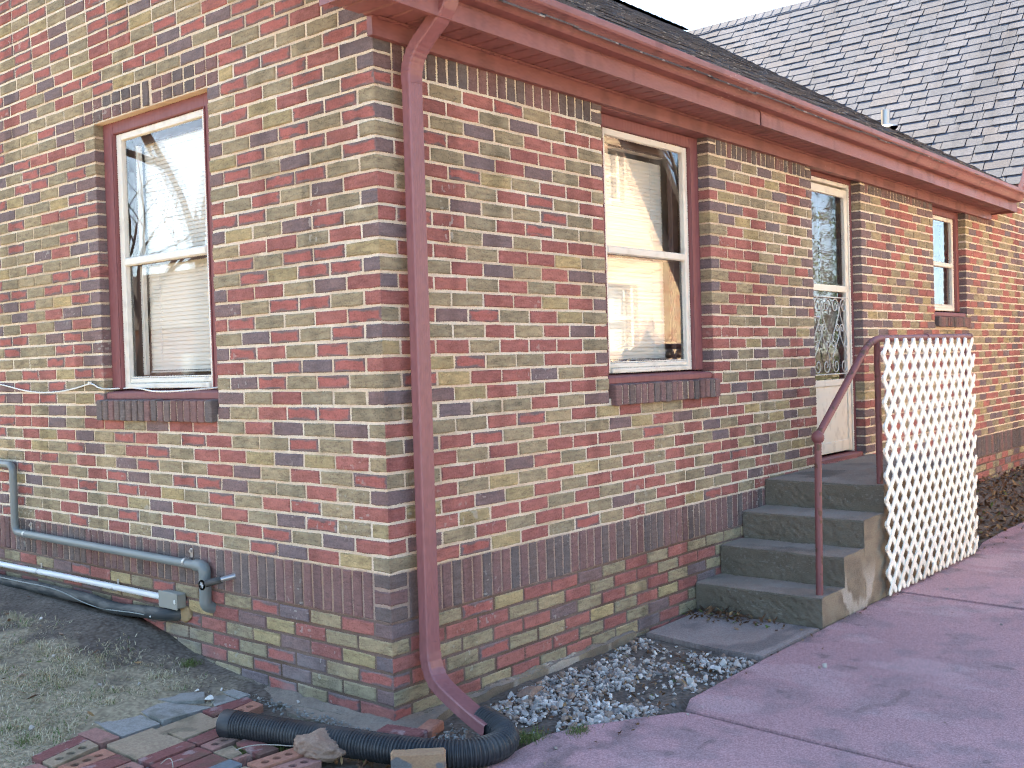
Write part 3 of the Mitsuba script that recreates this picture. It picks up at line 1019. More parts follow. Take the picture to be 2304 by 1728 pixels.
fas = [(-.2365, 2.930), (-.2365, 2.893), (-.2440, 2.888), (-.2440, 2.816), (-.223, 2.816), (-.223, 2.93)]
for x0, x1, dy in ((-.268, 2.820, 0), (2.832, 5.778, -.003), (5.790, XE, 0)):
    put(f'{house}__fascia_board', along_x([(a + dy, b) for a, b in fas], x0, x1), 'trim_mat')
mb = MB()
for x0 in (2.812, 5.770):
    v, f = cbox(x0, x0 + .030, -.2222, -.2200, 2.816, 2.93, .0004)
    mb.add(eave_x(v), f)
mb.put(f'{house}__fascia_backing', 'dark_wood_mat')
g_line = LineString([(-.2385, 2.995), (-.2385, 2.905), (-.297, 2.905), (-.306, 2.916), (-.322, 2.944), (-.340, 2.958), (-.352, 2.962), (-.358, 2.970), (-.358, 2.997), (-.346, 2.999)])
put(f'{house}__gutter', along_x(g_line.buffer(.0016, quad_segs=1, cap_style=2), -.285, 8.06), 'trim_mat', smooth=35)
v, f = extrude(Polygon(list(g_line.coords)).buffer(-.0002), .002)
for xx in (-.2852, 8.0600):
    w_ = np.stack([v[:, 2] + xx, v[:, 0], v[:, 1]], 1)
    put(f'{house}__gutter_end', (eave_x(w_), f), 'trim_mat')
# box end at both ends of the eave
for xa, xb in ((-.2685, -.262), (XE - .0015, XE + .004)):
    v, f = cbox(xa, xb, -.236, .0, 2.8145, 2.96, .001)
    put(f'{house}__eave_end', (eave_x(v), f), 'trim_mat')
# left rake: board and sloping soffit
rk = Polygon([(-.34, ROOF0 + PITCH * -.34 - .17), (RIDGE_Y, ROOF0 + PITCH * RIDGE_Y - .17), (RIDGE_Y, ROOF0 + PITCH * RIDGE_Y - .012), (-.34, ROOF0 + PITCH * -.34 - .012)])
v, f = extrude(rk.difference(sbox(-1, 0, .004, 2.962)), .02)
w_ = np.stack([v[:, 2] - .290, v[:, 0], v[:, 1]], 1)
put(f'{house}__rake_board', (w_, f if _vol(w_ - w_.mean(0), f) > 0 else flipf(f)), 'trim_mat')
rs = Polygon([(.01, ROOF0 - .13), (RIDGE_Y, ROOF0 + PITCH * RIDGE_Y - .13), (RIDGE_Y, ROOF0 + PITCH * RIDGE_Y - .12), (.01, ROOF0 - .12)])
v, f = extrude(rs, .262)
w_ = np.stack([v[:, 2] - .269, v[:, 0], v[:, 1]], 1)
put(f'{house}__rake_soffit', (w_, f if _vol(w_ - w_.mean(0), f) > 0 else flipf(f)), 'trim_mat')

# ------------------------------------------------------------------ downspout
ds = nkey(f'{house}__downspout')
labels[ds] = {'label': 'maroon downspout at the corner'}
RX0, RX1, RY0, RY1 = .110, .186, -.090, -.040


def rect_sweep(path, wx=.076, wy=.050, ribs=True):
    """A rectangular ribbed pipe swept along a path in the (y, z) plane with x drift; section x * normal."""
    p = np.asarray(path, float)
    t = np.gradient(p, axis=0); t /= np.linalg.norm(t, axis=1, keepdims=True)
    xa = np.array([1.0, 0, 0])
    hx, hy = wx / 2, wy / 2
    sec = []
    nr = 5
    # front face with small ribs (ridge lines)
    for i in range(nr * 4 + 1):
        a = -hx + .008 + (wx - .016) * i / (nr * 4)
        sec.append((a, hy - (.0016 if i % 4 in (1, 2) and ribs else 0)))
    sec = [(-hx, hy - .006), (-hx + .004, hy - .001)] + sec + [(hx - .004, hy - .001), (hx, hy - .006)]
    sec += [(hx, hy * .3), (hx - .0015, 0.0), (hx, -hy * .3), (hx, -hy + .005), (hx - .005, -hy), (-hx + .005, -hy), (-hx, -hy + .005), (-hx, -hy * .3), (-hx + .0015, 0.0), (-hx, hy * .3)]
    sec = np.array(sec)
    V = []
    for i in range(len(p)):
        nrm = np.cross(t[i], xa); nrm /= np.linalg.norm(nrm)
        if nrm[1] > 0 or (abs(nrm[1]) < .05 and nrm[2] < 0):
            nrm = -nrm
        bx = np.cross(nrm, t[i]); bx *= np.sign(bx[0])
        V.append(p[i] + sec[:, :1] * bx + sec[:, 1:] * nrm)
    m = len(sec)
    V = np.vstack(V)
    i, j = np.meshgrid(np.arange(len(p) - 1), np.arange(m), indexing='ij')
    q = np.stack([i * m + j, i * m + (j + 1) % m, (i + 1) * m + (j + 1) % m, (i + 1) * m + j], -1).reshape(-1, 4)
    F = np.vstack([q[:, [0, 1, 2]], q[:, [0, 2, 3]]])
    cen = np.repeat(p, m, axis=0)
    a, b, c = V[F[:, 0]], V[F[:, 1]], V[F[:, 2]]
    if np.einsum('ij,ij->i', np.cross(b - a, c - a), a - cen[F[:, 0]]).sum() < 0:
        F = F[:, ::-1]
    return V, F


def accordion(path, amp=.0022, pitch=.012):
    return path


xc, yc = .148, -.065
mid_ = np.array([[xc, yc, z] for z in np.linspace(.300, 2.600, 30)])
put(f'{ds}__pipe', rect_sweep(mid_), 'downspout_mat', smooth=30)


def crimped(pts, n, wx, wy, bends):
    """A bent pipe whose elbows are crimped where bends(u) is 1."""
    p = smooth_path(pts, n)
    V, F = rect_sweep(p, wx, wy, ribs=False)
    m = len(V) // n
    cen = np.repeat(p, m, axis=0)
    u = np.linspace(0, 1, n)
    s_ = np.repeat(1 + .045 * ((np.arange(n) // 2) % 2) * bends(u), m)[:, None]
    return cen + (V - cen) * s_, F


put(f'{ds}__elbow', crimped([(xc, yc, 2.585), (xc, yc - .002, 2.640), (xc + .003, yc - .020, 2.695), (xc + .008, yc - .058, 2.745), (xc + .014, yc - .105, 2.788), (xc + .019, yc - .150, 2.828), (xc + .022, yc - .182, 2.868), (xc + .024, yc - .194, 2.910), (xc + .024, yc - .196, 2.955)], 66, .0785, .0525, lambda u: ((u > .10) & (u < .42)) | ((u > .62) & (u < .90))), 'downspout_mat', smooth=24)
put(f'{ds}__outlet', crimped([(xc, yc, .320), (xc, yc - .002, .262), (xc - .002, yc - .016, .210), (xc - .010, yc - .050, .170), (xc - .022, yc - .100, .145), (xc - .045, yc - .190, .118), (xc - .075, yc - .310, .088), (xc - .098, yc - .415, .066)], 60, .0785, .0525, lambda u: (u > .10) & (u < .36)), 'downspout_mat', smooth=24)
# ------------------------------------------------------------------ roofs
roof = nkey(f'{house}__low_roof')
nl = math.hypot(1, PITCH)


def low(x, d, h):
    """Point on the low roof: d metres up the slope from y = -.33, h metres above the deck."""
    y = -.33 + d / nl - h * PITCH / nl
    z = ROOF0 + PITCH * (-.33 + d / nl) + h / nl
    return x, y, z


def wing(y, d, h):
    wl = math.hypot(1, WM)
    x = WX - .02 + d / wl - h * WM / wl
    z = WZ + WM * (-.02 + d / wl) + h / wl
    return x, y, z


def low_limit(d):   # where the low roof meets the wing's slope
    z = ROOF0 + PITCH * (-.33 + d / nl)
    return WX + (z - WZ) / WM + .05 if z > WZ - .3 else 8.55


deck = [low(-.30, .125, 0), low(8.60, .125, 0), low(low_limit(6.6), 6.63, 0), low(-.30, 6.63, 0)]
dk = np.array(deck); dk2 = dk - [0, 0, .018]
put(roof, (np.vstack([dk, dk2]), np.array([[0, 1, 2], [0, 2, 3], [4, 6, 5], [4, 7, 6], [0, 4, 5], [0, 5, 1], [1, 5, 6], [1, 6, 2], [2, 6, 7], [2, 7, 3], [3, 7, 4], [3, 4, 0]])), 'dark_roof_mat', label='low roof slope over the eave, seen edge on')
back = np.array([[-.30, RIDGE_Y, RIDGE_Z], [12, RIDGE_Y, RIDGE_Z], [12, 10.9, RIDGE_Z - PITCH * 5.6], [-.30, 10.9, RIDGE_Z - PITCH * 5.6]])
put(f'{house}__back_roof', (np.vstack([back - [0, 0, .06], back - [0, 0, .09]]), np.array([[0, 1, 2], [0, 2, 3], [4, 6, 5], [4, 7, 6]])), 'dark_roof_mat')


def tab(fn, a0, a1, d0, d1, hb, ht, kind, thick=.007):
    BID[0] += 1
    ja = RNG.normal(0, .002, 2); jd = RNG.normal(0, .0022)
    hb = hb + abs(RNG.normal(0, .0012))
    v = np.array([fn(a0 + ja[0], d0 + jd, hb), fn(a1 + ja[1], d0 + jd * .6, hb), fn(a1, d1, ht), fn(a0, d1, ht), fn(a0 + ja[0], d0 + jd, hb - thick), fn(a1 + ja[1], d0 + jd * .6, hb - thick), fn(a1, d1, ht - thick), fn(a0, d1, ht - thick)])
    f = np.array([[0, 1, 2], [0, 2, 3], [4, 6, 5], [4, 7, 6], [0, 4, 5], [0, 5, 1], [1, 5, 6], [1, 6, 2], [2, 6, 7], [2, 7, 3], [3, 7, 4], [3, 4, 0]])
    n = np.cross(v[1] - v[0], v[2] - v[0])
    if n[2] < 0:
        f = f[:, ::-1]
    return v, f, np.tile([[BID[0] + .5, kind + .5]], (8, 1))


mb = MB()
EXPO = .143
for r in range(47):
    d0 = r * EXPO - .02
    a, lim = -.30, low_limit(d0)
    a -= RNG.random() * .2
    while a < lim:
        w = RNG.uniform(.16, .34)
        a1 = min(a + w, lim)
        if a1 > -.29:
            v, f, uv = tab(low, max(a, -.30), a1 - .006, d0, d0 + EXPO + .04, .013 + .007 * (RNG.random() < .5), .006, 1)
            mb.add(v, f, uv)
        a += w
mb.put(f'{roof}__shingle_field', 'shingle_mat', uv=True, kind='stuff')
wroof = nkey(f'{house}__wing_roof')
wd = np.array([wing(-.10, 0, -.004), wing(-.10, 4.50, -.004), wing(10.5, 4.50, -.004), wing(10.5, 0, -.004)])
put(wroof, (np.vstack([wd, wd - [0, 0, .04]]), np.array([[0, 1, 2], [0, 2, 3], [4, 6, 5], [4, 7, 6], [0, 4, 5], [0, 5, 1], [1, 5, 6], [1, 6, 2], [2, 6, 7], [2, 7, 3], [3, 7, 4], [3, 4, 0]])[:, ::-1]), 'dark_roof_mat', label='steep grey shingle roof of the cross wing')
far = np.array([(WRX, -.10, RIDGE_Z), (WRX, 10.5, RIDGE_Z), (2 * WRX - 8.6, 10.5, 2.86), (2 * WRX - 8.6, -.10, 2.86)])
put(f'{house}__far_roof', (np.vstack([far - [0, 0, .02], far - [0, 0, .06]]), np.array([[0, 1, 2], [0, 2, 3], [4, 6, 5], [4, 7, 6]])), 'dark_roof_mat')
tabs = []
for r in range(32):
    d0 = r * EXPO - .01
    z = WZ + WM * (-.02 + d0 / math.hypot(1, WM))
    y1 = max((z - ROOF0) / PITCH + .25, .2)
    y1 = min(y1, 6.2) if r < 31 else 6.2
    a = -.115 - RNG.random() * .25
    high = RNG.random() < .5
    while a < y1:
        w = RNG.choice([.12, .17, .20, .25, .30, .36], p=[.1, .16, .22, .22, .18, .12]) * RNG.uniform(.92, 1.08)
        if d0 + EXPO + .04 > 4.49:
            d1 = 4.49
        else:
            d1 = d0 + EXPO + .04
        if a + w > -.10 and d1 > d0 + .03:
            high = not high
            t_ = tab(wing, max(a, -.115), a + w - .010, d0, d1, .018 + (.008 if high else 0), .006, 0, .010)
            q = to_px(t_[0][:4]); x, y = q[:, 0], q[:, 1]
            ar = .5 * abs(np.dot(x, np.roll(y, -1)) - np.dot(y, np.roll(x, -1)))
            if not (-10 < x.mean() < 1034 and -10 < y.mean() < 300):
                ar = 0
            tabs.append((ar, *t_))
        a += w
tabs.sort(key=lambda t_: -t_[0])
for t_ in tabs[:300]:
    put(f'{wroof}__shingle', (t_[1], t_[2]), 'shingle_mat', uv=t_[3])
mb = MB()
for t_ in tabs[300:]:
    mb.add(t_[1], t_[2], t_[3])
mb.put(f'{wroof}__shingle_field', 'shingle_mat', uv=True, kind='stuff')
for i in range(40):
    y0 = -.12 + i * .145
    BID[0] += 1
    v = []
    for yy, h in ((y0, .030), (y0 + .20, .016)):
        v += [(WRX - .105, yy, RIDGE_Z - .105 * WM + h + .012), (WRX, yy, RIDGE_Z + h), (WRX + .105, yy, RIDGE_Z - .105 * WM + h + .012)]
    v = np.array(v); v = np.vstack([v, v - [0, 0, .009]])
    f = [[0, 1, 4, 3], [1, 2, 5, 4], [6, 9, 10, 7], [7, 10, 11, 8], [0, 6, 7, 1], [1, 7, 8, 2], [3, 4, 10, 9], [4, 5, 11, 10], [0, 3, 9, 6], [2, 8, 11, 5]]
    f = np.array(f); f = np.vstack([f[:, [0, 1, 2]], f[:, [0, 2, 3]]])
    put(f'{wroof}__ridge_cap', (v, f[:, ::-1] if np.cross(v[1] - v[0], v[4] - v[0])[2] < 0 else f), 'shingle_mat', uv=np.tile([[BID[0] + .5, .5]], (12, 1)))
mb = MB()
for i in range(62):
    x0 = -.30 + i * .19
    if x0 < WRX - .35:
        v = []
        for xx, h in ((x0, .028), (x0 + .24, .014)):
            v += [(xx, RIDGE_Y - .12, RIDGE_Z - .12 * PITCH + h), (xx, RIDGE_Y, RIDGE_Z + h - .04), (xx, RIDGE_Y + .12, RIDGE_Z - .12 * PITCH + h)]
        BID[0] += 1
        mb.add(np.array(v), np.array([[0, 3, 4, 1], [1, 4, 5, 2]]), np.tile([[BID[0] + .5, 1.5]], (6, 1)))
mb.put(f'{roof}__ridge_cap_row', 'shingle_mat', uv=True, kind='stuff')
# wing rake board, tight against the bricks of the flush gable
wl = math.hypot(1, WM)
ux, uz = 1 / wl, WM / wl
a = np.array([WX - .06, WZ - .06 * WM])
quad = [a, a + np.array([ux, uz]) * 4.47, a + np.array([ux, uz]) * 4.47 + np.array([uz, -ux]) * .13, a + np.array([uz, -ux]) * .13 + np.array([ux, uz]) * -.06]
v, f = extrude(Polygon(quad), .10)
w_ = np.stack([v[:, 0], -v[:, 2] - .003, v[:, 1]], 1)
put(f'{house}__wing_rake_board', (w_, f if _vol(w_ - w_.mean(0), f) > 0 else flipf(f)), 'trim_mat')
# vent pipe through the low roof
vp = np.array([8.615, 1.20, ROOF0 + PITCH * 1.20])
vent = nkey(f'{house}__vent_pipe')
put(f'{vent}', tube([vp + [0, 0, -.05], vp + [0, 0, .20]], .046, 20), 'metal_mat', smooth=40, label='grey plumbing vent on the low roof')
put(f'{vent}__flashing', tube([vp + [0, -.015, -.02], vp + [0, 0, .035]], [.115, .052], 20, False), 'pvc_mat', smooth=40)
cap = Polygon([(math.cos(a) * .046, math.sin(a) * .046) for a in np.linspace(0, 2 * math.pi, 20, endpoint=False)])

# ------------------------------------------------------------------ concrete steps
steps = thing('concrete_steps', 'mossy concrete steps with four risers up to the side door', 'steps')
SY = .765


def step_block(prof, key, seed):
    """A block with a (x, z) profile, cut into a fine skin so that edges can be worn."""
    poly = Polygon(prof)
    v, f = extrude(poly, SY - .006)
    m = trimesh.Trimesh(np.stack([v[:, 0], -v[:, 2] - .006, v[:, 1]], 1), f, process=True)
    m.fix_normals()
    m = m.subdivide_to_size(.06)
    v = np.array(m.vertices)
    nz = (meshkit.fbm(v * 9 + seed, 3, seed) - .5)
    nz2 = (meshkit.fbm(v * 9 + seed + 31, 3, seed + 5) - .5)
    front = v[:, 0] < prof[0][0] + .02
    v[:, 2] += nz * .010 * (v[:, 2] > 0)
    v[:, 0] += nz2 * .012 * front
    v[:, 1] += nz * .006 * (v[:, 1] < -SY + .02)
    put(f'{steps}__{key}', (v, np.array(m.faces)), 'step_mat', smooth=32)


XS, ZS = [2.358, 2.650, 2.935, 3.240, 4.96], [.160, .330, .495, .662]
for i in range(4):
    x0, x1, zt = XS[i], XS[i + 1], ZS[i]
    c = .014
    zb = -.12
    step_block([(x0, zb), (x1, zb), (x1, zt + (.012 if i == 3 else .003)), (x0 + c, zt), (x0 + .004, zt - .004), (x0, zt - c)], 'landing' if i == 3 else 'step', 11 + i)

# ------------------------------------------------------------------ hand rail
rail = thing('hand_rail', 'maroon pipe hand rail beside the concrete steps', 'hand rail')
RYY = -.72
PR = .0205
put(f'{rail}__post', tube([(2.428, RYY, .150), (2.440, RYY, .60), (2.452, RYY, 1.0)], PR * .92, 14), 'rail_mat', smooth=40)
bar = fillet([(2.452, RYY, 1.005), (3.205, RYY, 1.523), (5.035, RYY, 1.536)], .16, 12)
put(f'{rail}__bar', tube(bar, PR, 14), 'rail_mat', smooth=40)
col = trimesh.creation.icosphere(2, 1.0)
v = np.array(col.vertices) * [.034, .034, .036] + [2.452, RYY, 1.000]
put(f'{rail}__collar', (v, np.array(col.faces)), 'rail_mat', smooth=True)
put(f'{rail}__post', tube([(3.300, RYY, .655), (3.300, RYY, 1.518)], PR * .9, 14), 'rail_mat', smooth=40)
put(f'{rail}__post', tube([(4.925, RYY, .66), (4.925, RYY, 1.525)], PR * .9, 14), 'rail_mat', smooth=40)
put(f'{rail}__lower_bar', tube([(3.305, RYY, 1.455), (4.920, RYY, 1.462)], PR * .6, 10), 'rail_mat', smooth=40)
for xx in (4.144, 5.030):
    put(f'{rail}__joint', tube([(xx - .012, RYY, 1.5297 + (xx - 3.2) * .0035), (xx + .012, RYY, 1.5297 + (xx - 3.2) * .0035)], PR * 1.12, 14), 'rail_mat', smooth=40)

# ------------------------------------------------------------------ lattice panel
lat = thing('lattice_panel', 'white diagonal lattice panel fixed below the hand rail', 'lattice')
LP = .1415
lx0, lx1, lz0, lz1 = 3.176, 3.176 + 11.7 * LP, .040, 1.506
rectp = sbox(lx0, lz0, lx1, lz1)
px0 = 3.245


def slat(line, y0, y1):
    p = line.buffer(.0190, quad_segs=3)
    v, f = extrude(p, y1 - y0)
    w = np.stack([v[:, 0], -v[:, 2] - y0, v[:, 1]], 1)
    if _vol(w - w.mean(0), f) < 0:
        f = flipf(f)
    put(f'{lat}__slat', (w, f), 'lattice_mat')


for sgn, y0, y1 in ((1, .805, .8115), (-1, .7975, .804)):
    for i in range(-14, 26):
        xp = px0 + i * LP
        ln = LineString([(xp - 4, lz1 - sgn * 4), (xp + 4, lz1 + sgn * 4)]).intersection(rectp)
        if ln.is_empty or ln.length < .05 or ln.geom_type != 'LineString':
            continue
        slat(ln, y0, y1)

# ------------------------------------------------------------------ ground
def gz(x, y):
    """Height of the soil and lawn."""
    x, y = np.asarray(x, float), np.asarray(y, float)
    hw = np.interp(y, [0, .6, .95, 1.28, 1.89, 3.5, 6, 30], [-.02, -.012, .020, .055, .185, .215, .24, .3])
    fall = np.clip(1 - np.maximum(-x - .15, 0) / 3.2, .15, 1)
    left = hw * np.where(x < .3, fall, 1)
    bed = np.clip((x - 4.9) / .8, 0, 1) * np.clip((y + .70) / .65, 0, 1) * .19 - .02
    right = np.where(y < .15, bed, .1)
    z = np.where(x < 0.05, left, right)
    z = np.where((y < -.2) & (x < .3), -.022, z)
    z = np.where((y < -.76), -.05, z)
    z = np.where((x < -1.2) & (y < .9), np.maximum(z, -.02 + .03 * np.clip((-1.2 - x), 0, 1)), z)
    z = np.where(y < -4.0, -.03 + .02 * np.clip(-4.0 - y, 0, 1), z)
    return z


def axis(lo, hi, fa, fb, fine):
    a = [np.linspace(lo, fa, 24)[:-1], np.arange(fa, fb, fine), np.linspace(fb, hi, 26)]
    return np.unique(np.concatenate(a).round(4))


gx, gy = axis(-70, 70, -2.6, 9.6, .05), axis(-70, 70, -1.2, 4.6, .05)
X, Y = np.meshgrid(gx, gy, indexing='ij')
Z = gz(X, Y)
P3 = np.stack([X, Y, np.zeros_like(X)], -1)
Z = Z + (meshkit.fbm(P3 * 5.0, 3, 3) - .5) * .024 + (meshkit.fbm(P3 * 22.0, 2, 9) - .5) * .010
V = np.stack([X, Y, Z], -1).reshape(-1, 3)
ny = len(gy)
i, j = np.meshgrid(np.arange(len(gx) - 1), np.arange(ny - 1), indexing='ij')
F = np.stack([i * ny + j, (i + 1) * ny + j, (i + 1) * ny + j + 1, i * ny + j + 1], -1).reshape(-1, 4)
put('ground', (V, F), 'ground_mat', smooth=True, kind='structure', label='bare dark soil and winter lawn around the house')

# ------------------------------------------------------------------ driveway and pads
labels['driveway'] = {'kind': 'structure', 'label': 'concrete driveway with cut joints, tinted with the pink cast of lens flare'}


def slab(key, pts, z, thick=.09, m='drive_mat', seed=0, bev=.005, **props):
    poly = Polygon(pts).buffer(0)
    top = poly.buffer(-bev)
    v1, f1 = extrude(poly, thick - bev)
    v1[:, 2] += z - thick
    mb = MB()
    mb.add(v1, f1)
    # bevel: prism between the outline and the inset top
    for a in np.linspace(0, 1, 2)[1:]:
        v2, f2 = extrude(top, bev * 1.0)
        v2[:, 2] += z - bev
        mb.add(v2, f2)
    return mb.put(key, m, **props)


def wob(a, b, n, amp, seed):
    """Points from a to b with a slightly uneven line."""
    t = np.linspace(0, 1, n)
    p = np.outer(1 - t, a) + np.outer(t, b)
    d = np.array([b[1] - a[1], a[0] - b[0]]); d = d / np.linalg.norm(d)
    o = (meshkit.noise(np.stack([t * n * .45, t * 0 + seed, t * 0], 1), seed) - .5) * amp * np.sin(np.pi * t)
    return (p + o[:, None] * d).tolist()


G = .007
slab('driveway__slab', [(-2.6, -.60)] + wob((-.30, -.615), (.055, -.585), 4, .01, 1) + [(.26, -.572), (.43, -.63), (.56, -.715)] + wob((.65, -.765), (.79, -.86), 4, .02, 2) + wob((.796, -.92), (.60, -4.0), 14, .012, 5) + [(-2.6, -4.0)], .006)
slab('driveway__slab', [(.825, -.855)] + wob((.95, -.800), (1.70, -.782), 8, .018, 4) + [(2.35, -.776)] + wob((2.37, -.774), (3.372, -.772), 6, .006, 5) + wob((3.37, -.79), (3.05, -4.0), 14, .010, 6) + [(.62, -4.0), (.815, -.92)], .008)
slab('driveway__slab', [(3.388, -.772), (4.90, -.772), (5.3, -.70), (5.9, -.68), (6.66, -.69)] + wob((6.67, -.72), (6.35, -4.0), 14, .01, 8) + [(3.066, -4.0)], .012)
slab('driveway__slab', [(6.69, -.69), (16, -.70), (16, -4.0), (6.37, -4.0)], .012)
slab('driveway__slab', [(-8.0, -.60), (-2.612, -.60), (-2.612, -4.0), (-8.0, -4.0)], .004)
slab('stepping_pad', [(1.775, -.045), (2.345, -.030), (2.345, -.757), (1.705, -.757), (1.700, -.49)], .004, m='pad_mat', kind='structure', label='small grey concrete pad in front of the steps')
# rough concrete footing along the end wall
pts = [(-.004, 1.05), (-.03, .98)] + [(-.07 - .05 * meshkit.noise(np.array([[y * 9, 1, 1]]))[0] - .05 * (y < .55), y) for y in np.arange(.9, -.10, -.08)] + [(-.13, -.16), (.02, -.17), (.10, -.10), (.30, -.05), (.85, -.035), (1.7, -.03), (1.7, -.004), (-.004, -.004)]
v, f = extrude(Polygon(pts).buffer(0), .05)
m = trimesh.Trimesh(v, f, process=True); m.fix_normals(); m = m.subdivide_to_size(.03)
v = np.array(m.vertices); v[:, 2] -= .042
up_ = v[:, 2] > 0
dist = np.minimum(np.maximum(-v[:, 0], 0) + np.maximum(-v[:, 1], 0), .12)
v[:, 2] += up_ * ((meshkit.fbm(v * 16, 3, 2) - .5) * .030 + .014 - dist * .20)
put('concrete_footing', (v, np.array(m.faces)), 'step_mat', smooth=50, kind='structure', label='rough grey concrete footing at the foot of the corner')

# ------------------------------------------------------------------ brick paving by the corner
labels['brick_paving'] = {'kind': 'structure', 'label': 'patch of mixed second-hand bricks and broken grey slabs laid flat in the lawn'}


def paver(pts, kind, key, z=.022, holes=0, soft=.004):
    poly = Polygon(pts).buffer(-soft - .001, join_style=2).buffer(soft, quad_segs=2)
    if holes:
        p = np.array(pts)
        a, b = (p[0] + p[3]) / 2, (p[1] + p[2]) / 2
        for h in range(holes):
            c = a + (b - a) * (.25 + .25 * h)
            poly = poly.difference(Point(*c).buffer(.0165, quad_segs=4))
    v, f = extrude(poly, .055)
    BID[0] += 1
    tx, ty = RNG.normal(0, .012, 2)
    c = np.mean(pts, 0)
    v[:, 2] += z - .055 + RNG.normal(0, .003) + (v[:, 0] - c[0]) * tx + (v[:, 1] - c[1]) * ty
    put(f'brick_paving__{key}', (v, f), 'paver_mat', uv=np.tile([[BID[0] + .5, kind + .5]], (len(v), 1)))


PAVE = [
    ('slab', 0, 0, [(-.706, 1.137), (-.558, 1.089), (-.579, .771), (-.761, .752), (-.739, 1.005)]),
    ('slab', 0, 0, [(-.547, 1.099), (-.436, 1.068), (-.325, .782), (-.565, .776)]),
    ('slab', 0, 0, [(-.424, 1.052), (-.349, 1.087), (-.233, .979), (-.303, .871), (-.383, .950)]),
    ('slab', 0, 0, [(-.266, .896), (-.196, .923), (-.204, .777), (-.312, .781)]),
    ('slab', 0, 0, [(-.186, .915), (-.131, .907), (-.134, .772), (-.193, .772)]),
    ('brick', 1, 0, [(-.860, .915), (-.772, .930), (-.775, .740), (-.864, .730)]),
    ('brick', 2, 0, [(-.855, .700), (-.645, .722), (-.650, .478), (-.869, .464)]),
    ('brick', 2, 0, [(-.637, .715), (-.412, .739), (-.421, .633), (-.642, .624)]),
    ('brick', 2, 0, [(-.640, .615), (-.407, .620), (-.437, .528), (-.644, .500)]),
    ('brick', 3, 0, [(-1.092, .816), (-.866, .891), (-.870, .808), (-1.092, .735)]),
    ('brick', 2, 3, [(-1.092, .729), (-.872, .803), (-.876, .716), (-1.092, .648)]),
    ('brick', 4, 3, [(-1.080, .641), (-.874, .680), (-.877, .584), (-1.080, .557)]),
    ('brick', 3, 0, [(-1.080, .549), (-.878, .572), (-.880, .470), (-1.072, .449)]),
    ('brick', 1, 3, [(-1.080, .440), (-.885, .458), (-.890, .366), (-1.080, .348)]),
    ('brick', 3, 0, [(-.402, .745), (-.160, .764), (-.180, .695), (-.405, .642)]),
    ('brick', 4, 3, [(-.402, .634), (-.185, .686), (-.195, .600), (-.410, .545)]),
    ('brick', 3, 0, [(-.640, .490), (-.440, .520), (-.450, .436), (-.642, .408)]),
    ('brick', 3, 0, [(-.868, .456), (-.652, .480), (-.652, .404), (-.870, .380)]),
    ('brick', 1, 3, [(-.640, .398), (-.452, .427), (-.462, .340), (-.642, .312)]),
    ('brick', 3, 0, [(-.868, .372), (-.652, .394), (-.652, .296), (-.868, .268)]),
    ('brick', 3, 0, [(-.868, .258), (-.660, .282), (-.660, .184), (-.864, .155)]),
    ('slab', 2, 0, [(-.648, .302), (-.556, .308), (-.585, .204), (-.652, .184)]),
    ('brick', 5, 0, [(-.868, .146), (-.664, .172), (-.664, .090), (-.868, .070)]),
    ('brick', 3, 0, [(-.548, .300), (-.470, .315), (-.480, .120), (-.572, .118)]),
    ('brick', 1, 3, [(-.656, .170), (-.590, .172), (-.590, .100), (-.656, .092)]),
    ('brick', 4, 3, [(-.656, .082), (-.452, .066), (-.462, -.020), (-.656, .000)]),
    ('brick', 1, 3, [(-.656, -.008), (-.456, -.030), (-.466, -.112), (-.656, -.092)]),
    ('brick', 5, 0, [(-1.080, .338), (-.886, .355), (-.888, .262), (-1.080, .240)]),
    ('brick', 2, 0, [(-.868, .062), (-.664, .080), (-.664, -.010), (-.868, -.028)]),
    ('brick', 3, 0, [(-1.080, .230), (-.880, .250), (-.880, .150), (-1.080, .132)]),
    ('brick', 0, 0, [(-1.30, .640), (-1.10, .650), (-1.095, .560), (-1.30, .550)]),
    ('brick', 1, 0, [(-1.30, .755), (-1.104, .735), (-1.102, .660), (-1.30, .655)]),
    ('brick', 3, 0, [(-1.30, .540), (-1.095, .548), (-1.092, .455), (-1.30, .445)]),
    ('brick', 2, 0, [(-.868, -.038), (-.664, -.020), (-.664, -.105), (-.868, -.120)]),
    ('brick', 4, 0, [(-1.080, .122), (-.880, .140), (-.880, .050), (-1.080, .030)]),
]
for key, kind, holes_, pts in PAVE:
    paver(pts, kind, key, holes=holes_, z=.026 if key == 'brick' else .020)

# ------------------------------------------------------------------ gravel
def rock_mesh(n=9, seed=0):
    p = np.random.default_rng(seed).normal(size=(n, 3)); p /= np.linalg.norm(p, axis=1, keepdims=True)
    h = trimesh.convex.convex_hull(p)
    return np.array(h.vertices), np.array(h.faces)


STONES = [rock_mesh(11, s) for s in range(14)]


def stone(mb, x, y, z, r, flat=.7):
    v, f = STONES[int(RNG.integers(len(STONES)))]
    a = RNG.uniform(0, 2 * math.pi)
    sc = r * np.array([RNG.uniform(.8, 1.35), RNG.uniform(.65, 1.0), RNG.uniform(.55, .9) * flat / .7])
    q = v * sc
    tl = RNG.normal(0, .35)
    q = np.stack([q[:, 0] * math.cos(tl) - q[:, 2] * math.sin(tl), q[:, 1], q[:, 0] * math.sin(tl) + q[:, 2] * math.cos(tl)], 1)
    q = np.stack([q[:, 0] * math.cos(a) - q[:, 1] * math.sin(a), q[:, 0] * math.sin(a) + q[:, 1] * math.cos(a), q[:, 2]], 1)
    BID[0] += 1
    mb.add(q + [x, y, z], f, [[BID[0] + .5, .5]])


